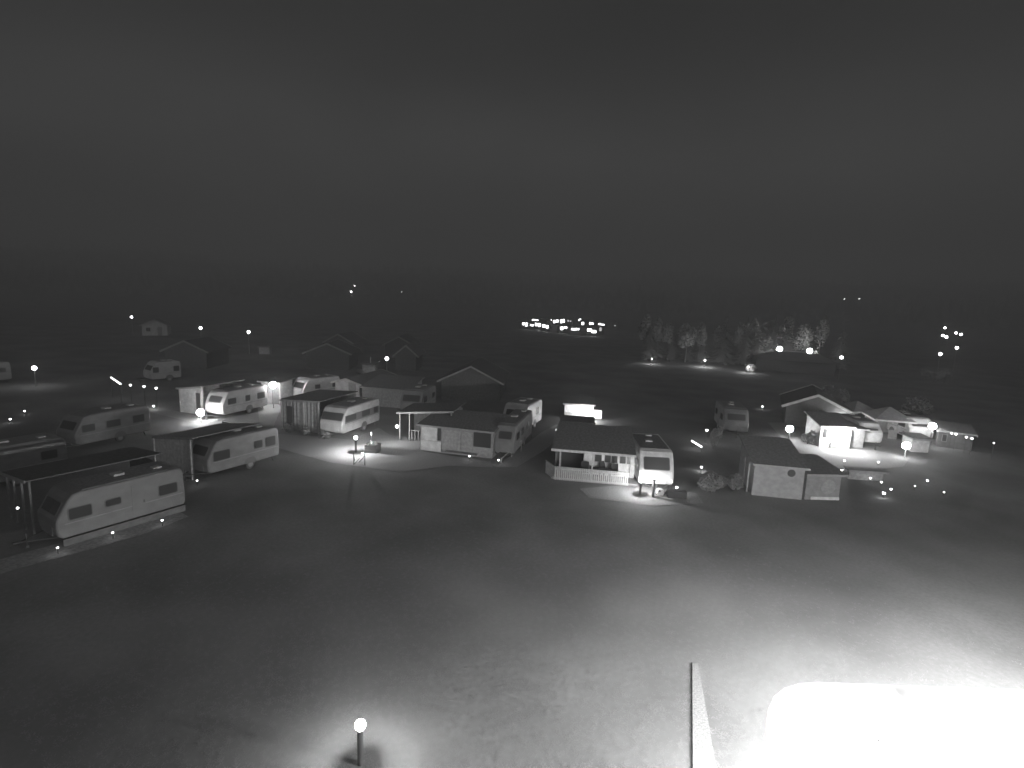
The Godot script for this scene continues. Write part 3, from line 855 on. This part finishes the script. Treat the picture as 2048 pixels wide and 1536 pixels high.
# ---------------------------------------------------------------- right part of the camp
func camp_right() -> void:
	# dim shed with a lean-to
	var m := flat_hut("dim_shed", "dim pale shed with a dark round vent and a pitched dark roof", "shed", Vector2(18.3, -37.2), -11, Vector3(3.1, 2.15, 4.4), {"wall": "wall_shed", "slope": 0.16})
	obj("vent", tb(Vector3(0.75, 1.75, 2.19), Vector3(0.75, 1.75, 2.24), 0.26, 0.24, 14), M.dark_glass, m)
	obj("corner_post", bx(Vector3(-1.75, 1.05, 1.6), Vector3(0.1, 2.1, 0.1)), M.wall_mid, m)
	obj("corner_post", bx(Vector3(-1.78, 1.05, 0.4), Vector3(0.1, 2.1, 0.1)), M.wall_mid, m)
	var m2 := flat_hut("lean_to", "low lean-to with a round dark panel joined to the dim shed", "lean-to", Vector2(20.75, -36.4), 2, Vector3(2.3, 1.75, 3.0), {"wall": "wall_lean", "slope": 0.1})
	obj("round_panel", tb(Vector3(0.35, 0.9, 1.5), Vector3(0.35, 0.9, 1.54), 0.5, 0.48, 20), M.grey_trim, m2)
	obj("skirting", bx(Vector3(0.2, 0.12, 1.54), Vector3(1.9, 0.2, 0.05)), M.wall_white, m2)
	bush("hedge_bush", "broad rounded pale bush before the dim shed", Vector2(13.9, -36.0), Vector3(1.1, 0.75, 0.8), 3200, 0.1, 51)
	bush("hedge_bush", "narrower pale bush touching the dim shed's corner post", Vector2(15.5, -36.2), Vector3(0.6, 0.7, 0.6), 1700, 0.1, 52)
	# glowing strip and light by the weeping tree
	var s := thing("light_strip", "short steep glowing light strip at the edge of a dark pitch", "light strip", Vector3(16.1, 0, -46.4))
	obj("glowing_tube", tb(Vector3(-0.1, 0.55, -0.6), Vector3(0.25, 0.45, 0.9), 0.07, 0.07, 8), M.glow_strip, s)
	obj("post", tb(Vector3(-0.1, 0, -0.6), Vector3(-0.1, 0.55, -0.6), 0.02, 0.02, 6), M.dark_metal, s)
	obj("post", tb(Vector3(0.25, 0, 0.9), Vector3(0.25, 0.45, 0.9), 0.02, 0.02, 6), M.dark_metal, s)
	garden("drop shaped light among the dark trees above the steep strip", Vector2(17.8, -48.6), "", 0.8, 0.11, 1.2)
	bush("weeping_bush", "slender pale weeping bush beside the steep glowing strip", Vector2(18.2, -47.4), Vector3(0.5, 1.1, 0.5), 1500, 0.09, 53, "foliage_pale")
	caravan("dim caravan flank among the trees behind the dim shed", Vector2(22.8, -51.4), -100, 5.0, {"paint": "caravan_grey"})
	garden("pin of light above the trees behind the dim shed", Vector2(30.54, -65.74), "", 0.2, 0.1)
	# lit gabled house and its lamps
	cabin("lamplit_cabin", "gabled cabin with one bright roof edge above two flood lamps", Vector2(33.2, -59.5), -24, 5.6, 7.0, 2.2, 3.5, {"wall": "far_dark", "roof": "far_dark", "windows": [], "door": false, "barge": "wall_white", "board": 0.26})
	pole_lamp("lower flood lamp at the bend of the lit lane", Vector3(26.3, 0, -50.6), 0.9, 45.0, 0.245)
	pole_lamp("flood lamp between the gabled cabin and the little pavilion", Vector3(33.7, 0, -55.0), 1.12, 45.0, 0.245)
	cabin("little_shed", "tiny pale gabled shed between the cabin and the flood lamp", Vector2(31.9, -54.6), 0, 1.7, 1.6, 1.5, 2.0, {"category": "shed", "wall": "wall_mid", "windows": [], "board": 0.12})
	var hut := flat_hut("kiosk_hut", "white kiosk whose front blazes over the lit lane", "kiosk", Vector2(29.55, -50.0), -3, Vector3(2.7, 1.95, 2.8), {"wall": "wall_white", "slope": 0.2, "windows": [[-0.95, 1.35, 0.4, 0.9]]})
	obj("counter", bx(Vector3(0.35, 0.3, 1.48), Vector3(1.5, 0.5, 0.12)), M.wall_mid, hut)
	var fl := thing("unseen_eave_lamp", "unseen lamp under the kiosk eave lighting its white front and the lane", "flood lamp", Vector3(29.6, 1.95, -47.6), 0)  # unseen source, placed to light the kiosk front and the lane
	obj("lamp_lens", bx(Vector3(0, -0.06, 0), Vector3(0.4, 0.05, 0.12)), M.glow_globe, fl)
	obj("housing", bx(Vector3(0, 0.0, 0), Vector3(0.46, 0.06, 0.18)), M.dark_metal, fl)
	obj("bracket", bx(Vector3(0, 0.02, -0.5), Vector3(0.06, 0.04, 0.9)), M.dark_metal, fl)
	omni(fl, Vector3(0, -0.13, 0), 42.0, 0.06)
	flat_hut("kiosk_wing", "grey lower wing beside the blazing kiosk front", "kiosk wing", Vector2(31.6, -50.1), 0, Vector3(1.5, 1.7, 2.2), {"wall": "wall_mid"})
	caravan("squat pale caravan back beside the kiosk wing", Vector2(34.2, -49.2), -92, 5.0, {"paint": "caravan_white", "w": 1.9, "nose": 1.2, "nose_h": 0.25, "h": 2.2})
	for k in 3:
		garden(["upper one of three added glints clustered above the squat pale caravan", "lower first one of three added glints above the squat pale caravan", "lower last one of three added glints above the squat pale caravan"][k], [Vector2(34.9, -54.6), Vector2(34.6, -53.6), Vector2(35.2, -53.5)][k], "", 0.3, 0.13, 1.1)  # added lights in place of bright reflections on a roof
	gazebo("pavilion", "small pavilion with a pale pyramid roof and white eave", Vector2(37.0, -58.0), 8, 2.6)
	gazebo("pavilion", "wider pavilion with glinting roof edges and windowed front", Vector2(37.9, -54.2), -14, 3.2)
	bush("garden_tree", "feathery lit tree behind the cabin and the flood lamp", Vector2(36.0, -60.5), Vector3(1.6, 1.6, 1.4), 2600, 0.12, 56)
	bush("garden_tree", "dim tree behind the wider pavilion", Vector2(43.5, -58.0), Vector3(2.0, 1.4, 1.4), 2200, 0.13, 57)
	bush("garden_shrub", "dark rounded shrub between the bend flood lamp and the kiosk", Vector2(27.6, -49.6), Vector3(0.8, 0.9, 0.7), 1500, 0.08, 58)
	caravan("bright caravan end under the largest flood lamp", Vector2(40.7, -51.6), -96, 4.8, {"paint": "caravan_bright", "nose": 1.6, "nose_h": 0.3, "h": 2.3})
	pole_lamp("largest flood lamp glaring over the bright caravan end", Vector3(39.4, 0, -50.3), 1.75, 38.0, 0.245)
	pole_lamp("low flood lamp against the white box shed", Vector3(34.0, 0, -45.9), 0.9, 26.0, 0.24)
	flat_hut("box_shed", "white box shed touched by the low flood lamp", "shed", Vector2(37.0, -48.9), -4, Vector3(1.5, 1.2, 1.4), {"wall": "wall_white"})
	flat_hut("dark_roofed_hut", "dark roofed hut beyond the largest flood lamp", "hut", Vector2(42.0, -51.0), -28, Vector3(2.6, 1.5, 2.2), {"wall": "wall_grey", "slope": 0.18, "windows": [[-0.8, 0.9, 0.4, 0.7]]})
	# garden lights scattered over the dark pitch
	var d := [[27.28, -43.34, "upper light on the edge of the bright lane"], [25.52, -40.68, "lower light on the edge of the bright lane"], [30.02, -43.29, "drop shaped light at the top of the scattered group"], [26.60, -38.95, "light over the dim low board in the scattered group"], [28.71, -40.46, "light at the outer upper side of the scattered group"], [26.86, -38.11, "light in the middle of the scattered group"], [26.55, -36.63, "light at the outer lower side of the scattered group"], [25.47, -35.74, "brightest light at the bottom of the scattered group"], [30.74, -38.87, "lone light well apart from the scattered group"], [30.07, -36.43, "faint lone light lowest and farthest from the group"], [28.83, -37.49, "very faint light beside the scattered group"]]
	for k in d.size():
		garden(d[k][2], Vector2(d[k][0], d[k][1]), "lights scattered over the dark pitch", 0.12, 0.1 if k == 7 else 0.05 if k > 8 else 0.075)
	var lb := flat_hut("low_board", "dim low board wall behind the scattered lights", "board wall", Vector2(26.6, -39.6), -6, Vector3(2.4, 0.7, 0.3), {"wall": "wall_mid", "slope": 0.0})
	lb.set_meta("category", "board wall")
	var e := [[40.98, -49.94, "first light in the row leading away beyond the dark roofed hut"], [41.5, -49.0, "second light in the row leading away beyond the dark roofed hut"], [42.8, -48.0, "third light in the row leading away beyond the dark roofed hut"], [43.3, -47.6, "fourth light in the row leading away beyond the dark roofed hut"], [44.6, -46.4, "faint last light in the row leading away beyond the dark roofed hut"]]
	for k in 5:
		garden(e[k][2], Vector2([40.98, 41.12, 41.23, 41.31, 42.08][k], [-49.94, -49.60, -48.53, -48.02, -46.63][k]), "row of lights leading away", 0.1, 0.06 if k == 4 else 0.09, 1.5)

func gazebo(called: String, label: String, at: Vector2, turn: float, w: float) -> Node3D:
	var t := thing(called, label, "pavilion", Vector3(at.x, 0, at.y), turn)
	var h := w / 2
	for s in [[-1, -1], [1, -1], [-1, 1], [1, 1]]:
		obj("post", bx(Vector3(s[0] * (h - 0.1), 0.95, s[1] * (h - 0.1)), Vector3(0.1, 1.9, 0.1)), M.pale_trim, t)
	var rs := st()
	var lo := []
	var hi := []
	for s in [[-1, 1], [1, 1], [1, -1], [-1, -1]]:
		lo.append(Vector3(s[0] * (h + 0.2), 1.95, s[1] * (h + 0.2)))
		hi.append(Vector3(s[0] * 0.04, 1.95 + w * 0.33, s[1] * 0.04))
	var rl := []
	var rh := []
	for k in [3, 2, 1, 0]:
		rl.append(lo[k])
		rh.append(hi[k])
	obj("roof", loft(rs, [rl, rh]), M.canvas_pale, t)
	for k in 4:
		var a: Vector3 = lo[k]
		var b: Vector3 = lo[(k + 1) % 4]
		obj("eave_board", bx((a + b) / 2 - Vector3(0, 0.09, 0), Vector3(a.distance_to(b), 0.16, 0.04), Basis(Vector3.UP, atan2(-(b - a).z, (b - a).x))), M.wall_white, t)
	obj("back_wall", bx(Vector3(0, 0.95, -h + 0.1), Vector3(w - 0.3, 1.85, 0.05)), M.wall_mid, t)
	for k in 3:
		obj("panel", bx(Vector3(-h + 0.4 + k * (w - 0.8) / 2, 0.5, h - 0.1), Vector3((w - 0.9) / 3, 0.9, 0.04)), M.wall_mid, t)
	return t

# ---------------------------------------------------------------- far away
func far_things() -> void:
	# dim gables beyond the camp
	var gs := [[-32.5, -106.0, 5.0, "dim cabin gable standing highest among the far roofs"], [-21.2, -105.5, 5.2, "dim cabin gable next to the highest, nearer the lit hut"], [-17.0, -90.0, 3.2, "small dim gable just below the pair of far gables"], [-48.5, -84.0, 6.0, "dim wide gable beyond the small lit caravan end"], [-29.0, -88.0, 6.5, "barely lit gable above the flaring flood lamp"]]
	for k in gs.size():
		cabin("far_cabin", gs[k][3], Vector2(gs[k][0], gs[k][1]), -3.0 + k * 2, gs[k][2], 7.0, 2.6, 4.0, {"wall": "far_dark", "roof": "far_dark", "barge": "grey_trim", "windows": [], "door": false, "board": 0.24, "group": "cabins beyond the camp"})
	# lit hut with a flue
	var h := flat_hut("lit_hut", "small lamplit white hut with a thin upright flue", "hut", Vector2(-21.6, -82.5), 0, Vector3(1.9, 1.5, 1.6), {"wall": "wall_white"})
	obj("flue", tb(Vector3(0.15, 1.5, 0.2), Vector3(0.15, 2.5, 0.2), 0.09, 0.09, 8), M.wall_white, h)
	bush("garden_shrub", "lamplit shrub in front of the white hut with the flue", Vector2(-22.4, -80.8), Vector3(0.7, 0.5, 0.5), 700, 0.1, 61, "foliage_pale")
	pole_lamp("round street lamp beside the white hut with the flue", Vector3(-18.0, 0, -78.0), 2.7, 16.0, 0.26)
	# lone lamps along the far road
	var lamps := [[-89.46, -128.83, "street lamp on the far road beside a faint house front"], [-59.98, -105.24, "middle street lamp on the far road"], [-48.5, -100.47, "street lamp on the far road nearest the dim gables"], [56.81, -95.03, "lone street lamp past the trees of the service house"]]
	for l in lamps:
		pole_lamp(l[2], Vector3(l[0], 0, l[1]), 3.8, 10.0, 0.26, "street lamps beyond the camp")
	pole_lamp("flaring lamp in the dark beyond the camp's outer corner", Vector3(-55.0, 0, -62.4), 2.0, 2.0, 0.245, "street lamps beyond the camp")
	cabin("far_cabin", "faintly lit house front beside the outermost far lamp", Vector2(-84.5, -130.0), 25, 5.0, 6.0, 2.4, 3.6, {"wall": "wall_white", "group": "cabins beyond the camp"})
	flat_hut("lit_hut", "faint little hut with a chimney beside the far road lamp", "hut", Vector2(-46.0, -101.5), 10, Vector3(1.8, 1.3, 1.6), {"wall": "wall_white"})
	caravan("dim white curved caravan top at the outer edge of the camp", Vector2(-61.0, -60.8), -110, 4.0, {"paint": "caravan_grey"})
	# service house with two lamps on its ridge, and the conifers it lights
	var sv := thing("service_house", "dark hipped service house with a pale bar between two lamps", "building", Vector3(54.6, 0, -106.5), -18)
	obj("wall", bx(Vector3(0, 1.1, 0), Vector3(13.0, 2.2, 6.0)), M.wall_grey, sv)
	var rl := []
	var rh := []
	for p in [[-1, -1], [1, -1], [1, 1], [-1, 1]]:
		rl.append(Vector3(p[0] * 7.2, 2.2, p[1] * 3.6))
		rh.append(Vector3(p[0] * 3.8, 3.6, p[1] * 0.1))
	obj("roof", loft(st(), [rl, rh]), M.roof_dark, sv)
	obj("ridge_bar", bx(Vector3(0.05, 3.72, -0.3), Vector3(6.4, 0.16, 0.16)), M.pale_trim, sv)
	for k in 2:
		var spot: Vector3 = sv.transform * Vector3(-2.6 if k == 0 else 2.7, 3.6, -1.3)
		var rlmp := thing("roof_lamp", ["round lamp on the service house bar at the tree row's side", "round lamp on the service house bar next to the lone street lamp"][k], "roof lamp", spot)
		obj("lamp_globe", ball(0.5), M.glow_roof, rlmp).position.y = 0.35  # globe enlarged to imitate the bloom around the lamp
		obj("socket", tb(Vector3(0, -0.7, 0), Vector3(0, 0.1, 0), 0.1, 0.1, 8), M.dark_metal, rlmp)
		omni(rlmp, Vector3(0, 0.35, 0), 38.0, 0.1)
	rng.seed = 9
	var places := ["over the outer end of the service house", "left unlit at the end of the row", "tall and thin at the row's start", "standing forward of the row", "with a leaning tip", "of the dense middle clump"]
	for k in 12:
		var tr := bush("birch_tree", ["tall pale crowned tree at the near end of the row behind the service house", "rounded pale tree top second from the near end of the row", "broad pale crown in the row above the hidden yard lamp", "ragged pale crown beside the gap in the lit row", "slim pale crown just before the service house roof", "pale tree rising over the roof's inner end", "pale crown glowing above the inner roof lamp", "crown between the two roof lamps of the service house", "narrow crown touching the outer roof lamp's glare", "bright crown right behind the outer roof lamp", "fading crown past the outer end of the service house", "dim leaning crown at the far end of the lit row"][k], Vector2(27.0 + 3.2 * k + rng.randf_range(-0.8, 0.8), -114.5 - rng.randf_range(0.0, 3.0) + 0.25 * k), Vector3(rng.randf_range(1.2, 2.2), rng.randf_range(3.0, 4.4), 1.6), 1500, 0.3, 80 + k, "foliage_pale")
		tr.set_meta("group", "pale crowned trees behind the service house")
	for k in 14:
		var q := k / 13.0
		var at := Vector3(28.0 + 40.0 * q + rng.randf_range(-0.8, 0.8), 0, -115.5 + rng.randf_range(-3.5, 2.5) + 3.0 * q)
		conifer(k, "dark conifer in the ragged row behind the service house", at, rng.randf_range(0.75, 1.15), "conifers in the row behind the service house")
	bush("garden_shrub", "pale lit shrub at the inner end of the service house", Vector2(44.6, -102.0), Vector3(1.1, 0.9, 0.8), 700, 0.22, 63, "foliage_pale")
	bush("garden_tree", "brightly lit leafy tree at the outer end of the service house", Vector2(59.4, -108.6), Vector3(1.5, 1.5, 1.2), 900, 0.25, 64, "foliage_pale")
	pole_lamp("low yard lamp before the ragged trees, away from the service house", Vector3(37.5, 0, -107.0), 1.2, 11.0, 0.16, "street lamps beyond the camp")
	pole_lamp("unseen yard lamp lighting the first tall tree of the lit row", Vector3(27.5, 0, -108.5), 1.0, 5.0, 0.1, "street lamps beyond the camp")  # unseen source, placed to light the first trees of the row
	pole_lamp("unseen low yard lamp lighting the shrub at the service house", Vector3(43.3, 0, -100.6), 1.0, 6.0, 0.12, "street lamps beyond the camp")  # unseen source, placed to brighten the shrub
	# hillside lamps
	var hl := [[192.12, -247.44, "topmost lamp of the far side cluster"], [133.53, -172.29, "outer lamp of the close pair in the far side cluster"], [127.69, -163.33, "inner lamp of the close pair in the far side cluster"], [156.24, -195.87, "brighter lamp of the upper pair in the far side cluster"], [149.19, -184.84, "fainter end lamp of the upper pair in the far side cluster"], [94.73, -117.84, "lone lamp halfway down the far side cluster"], [77.23, -99.54, "lowest lamp of the far side cluster"]]
	for p in hl:
		pole_lamp(p[2], Vector3(p[0], 0, p[1]), 4.7, 0.0, 0.14 + Vector2(p[0], p[1]).length() * 0.0011, "lamps of the far side cluster")
	for k in 3:
		bush("lamplit_tree", ["first faint lamplit tree below the far side lamps", "second, fuller lamplit tree below the far side lamps", "last faint lamplit tree below the far side lamps"][k], [Vector2(75.0, -99.5), Vector2(73.9, -95.6), Vector2(76.5, -96.6)][k], Vector3(1.1, 0.9, 1.0), 500, 0.2, 70 + k, "foliage_pale")
	for p in [[-128.0, -434.0, 0.7, "upper pin of light on the black hillside above the street lamps"], [-150.0, -520.0, 0.8, "lower pin of light on the black hillside above the street lamps"], [-96.0, -470.0, 0.5, "faintest pin of light on the black hillside above the dim gables"], [330.0, -560.0, 0.6, "first pin of the faint pair over the service house hillside"], [345.0, -560.0, 0.6, "second pin of the faint pair over the service house hillside"]]:
		pole_lamp(p[3], Vector3(p[0], land(p[0], p[1]), p[1]), 5.0, 0.0, p[2], "pins of light on the hillside")
	# the town
	var town := [[4.5, -205.6, 3.27, 1.35], [9.7, -238.0, 4.33, 1.56], [13.0, -232.0, 3.16, 1.01], [8.7, -206.1, 2.81, 1.35], [6.5, -202.9, 1.38, 0.89], [11.2, -198.1, 2.48, 1.51], [15.6, -238.3, 1.35, 1.56], [17.8, -237.8, 2.7, 1.56], [21.0, -242.5, 2.2, 2.12], [24.6, -247.6, 2.25, 0.81], [31.4, -265.4, 1.81, 1.16], [28.6, -231.3, 1.58, 1.26], [32.6, -234.2, 1.86, 1.02], [35.7, -226.8, 2.58, 0.99], [17.0, -190.1, 2.59, 1.04], [20.4, -184.0, 2.72, 1.2], [25.6, -182.0, 2.9, 1.39], [29.4, -188.1, 1.28, 1.23], [40.6, -222.8, 1.01, 0.73], [3.6, -218.7, 1.99, 0.95], [13.5, -214.7, 1.46, 1.41], [11.0, -224.3, 1.53, 1.22]]
	for k in town.size():
		var x: float = town[k][0]
		var z: float = town[k][1]
		var w: float = town[k][2]
		var hh: float = town[k][3]
		var t := thing("town_building", "far town building with blazing windows in the band of lights", "building", Vector3(x, 0, z), rng.randf_range(-8, 8), "buildings of the far town")
		obj("wall", bx(Vector3(0, 1.3, -1.5), Vector3(w + 1.0, 2.6, 3.0)), M.wall_grey, t)
		obj("roof", prism([Vector2(-w / 2 - 0.7, 2.61), Vector2(w / 2 + 0.7, 2.61), Vector2(w / 2 + 0.3, 3.1), Vector2(-w / 2 - 0.3, 3.1)], -3.2, 0.2), M.roof_dark, t)
		var n := maxi(1, int(round(w / 1.3)))
		for i in n:
			var wi := obj("window", bx(Vector3(-w / 2 + w * (i + 0.5) / n, 1.7 + rng.randf_range(-0.25, 0.25), 0.05), Vector3(w / n * rng.randf_range(0.5, 0.95), hh * rng.randf_range(0.45, 1.0), 0.08)), M.glow_window_dim if k in [17, 18, 9, 19] else M.glow_window, t)
			obj("sill", bx(Vector3(-w / 2 + w * (i + 0.5) / n, 1.7 - hh / 2 - 0.3, 0.1), Vector3(w / n, 0.08, 0.16)), M.grey_trim, wi)
	# forest on the hills, one dark mass
	rng.seed = 123
	var mm := MultiMesh.new()
	mm.transform_format = MultiMesh.TRANSFORM_3D
	mm.mesh = conifer_mesh(12.0, 3.0, 99)
	mm.instance_count = 3500
	for k in 3500:
		var a := rng.randf_range(-1.15, 1.15)
		var r := 430.0 + 1100.0 * pow(rng.randf(), 1.2)
		var x := sin(a) * r
		var z := -cos(a) * r
		var sc := rng.randf_range(0.8, 1.5)
		mm.set_instance_transform(k, Transform3D(Basis(Vector3.UP, rng.randf() * TAU).scaled(Vector3.ONE * sc), Vector3(x, land(x, z) - 0.5, z)))
	var f := MultiMeshInstance3D.new()
	f.name = "hill_forest"
	f.multimesh = mm
	f.material_override = M.foliage_pale
	f.set_meta("kind", "stuff")
	f.set_meta("label", "black conifer forest covering the hills beyond the town")
	f.set_meta("category", "forest")
	add_child(f)

# ---------------------------------------------------------------- close to the camera
func near_things() -> void:
	bollard("nearest white globe bollard standing alone in the lawn", Vector2(-3.7, -13.0), 9.0)
	# translucent canopy; unseen lamps beneath spread lens glare as light on the lawn
	var c := thing("glowing_canopy", "white translucent canopy roof glowing from unseen lamps beneath it", "canopy", Vector3(13.0, 0, -7.25))
	var w := 16.0
	var d := 6.2
	var out := []
	for q in [[1, -1, -90], [1, 1, 0], [-1, 1, 90], [-1, -1, 180]]:
		for k in 7:
			var a := deg_to_rad(q[2] + 15.0 * k)
			out.append(Vector2(q[0] * (w / 2 - 1.6) + cos(a) * 1.6, q[1] * (d / 2 - 1.6) + sin(a) * 1.6))
	var cs := st()
	cs.set_smooth_group(0)
	var mid := Vector3(0, 5.12, 0)
	var sk := st()
	for k in out.size():
		var p: Vector2 = out[k]
		var q: Vector2 = out[(k + 1) % out.size()]
		var a := Vector3(p.x, 4.96, -p.y)
		var e2 := Vector3(q.x, 4.96, -q.y)
		for v in [a, mid, e2]:
			cs.add_vertex(v)
		quad(sk, a - Vector3(0, 0.36, 0), e2 - Vector3(0, 0.36, 0), e2, a)
	obj("canopy_sheet", cs, M.canopy_sheet, c)
	obj("skirt", sk, M.canopy_skirt, c)
	for p in [[-7.0, 2.4], [0.0, 2.4], [7.0, 2.4]]:
		obj("post", tb(Vector3(p[0], 0, p[1]), Vector3(p[0], 4.94, p[1]), 0.06, 0.06, 10), M.grey_metal, c)
	for x in [-4.4, -1.2, 2.6, 6.8]:
		obj("rafter", bx(Vector3(x, 4.88, 0), Vector3(0.08, 0.12, d - 0.6)), M.grey_metal, c)
	var li := ["unseen canopy lamp at the lawn corner under the glowing roof", "unseen canopy lamp in the middle under the glowing roof", "third unseen canopy lamp from the lawn corner under the glowing roof", "added canopy lamp at the far end brightening the outer lawn"]
	var lp := [Vector3(6.7, 4.6, -8.6), Vector3(9.4, 4.6, -8.5), Vector3(13.0, 4.6, -8.5), Vector3(17.5, 4.6, -8.5)]  # last one added out of view to brighten the outer lawn
	for k in 4:
		var l := thing("unseen_canopy_lamp", li[k], "lamp", lp[k], 0, "unseen lamps under the glowing canopy")  # unseen, placed to give the glare over lawn and canopy
		obj("lamp_globe", ball(0.08), M.glow_globe, l)
		var sh := st()
		sh.set_smooth_group(0)
		for i in 24:
			var a0 := TAU * i / 24
			var a1 := TAU * (i + 1) / 24
			var d0 := Vector3(cos(a0), 0, sin(a0)) * 0.5
			var d1 := Vector3(cos(a1), 0, sin(a1)) * 0.5
			quad(sh, d1 + Vector3(0, -0.12, 0), d0 + Vector3(0, -0.12, 0), d0 + Vector3(0, -0.02, 0), d1 + Vector3(0, -0.02, 0))
		obj("lamp_cutoff_ring", sh, M.grey_metal, l)  # ring shaped to keep the lamp's light off distant walls
		obj("stem", tb(Vector3(0, 0.15, 0), Vector3(0, 0.6, 0), 0.015, 0.015, 6), M.grey_metal, l)
		omni(l, Vector3.ZERO, [35.0, 150.0, 500.0, 520.0][k], 0.1)
	# sloping pale beam
	var b := thing("plank_ramp", "pale mottled tapering plank lying on the lawn beside the glowing canopy", "plank", Vector3(6.84, 0.12, -17.61))
	var e := Vector3(-1.50, 0, 5.54)
	var rings := []
	for k in 9:
		var q := k / 8.0
		var wd := 0.12 + 0.32 * q
		var m := e * q
		rings.append([m + Vector3(-wd * 0.8, -0.1, 0), m + Vector3(wd, -0.1, 0), m + Vector3(wd * 0.97, -0.07, 0), m + Vector3(-wd * 0.77, -0.07, 0)])
	obj("plank", loft(st(), rings), M.timber_pale, b)
	obj("end_cap", bx(Vector3(0.01, -0.085, -0.02), Vector3(0.2, 0.028, 0.03)), M.grey_trim, b)
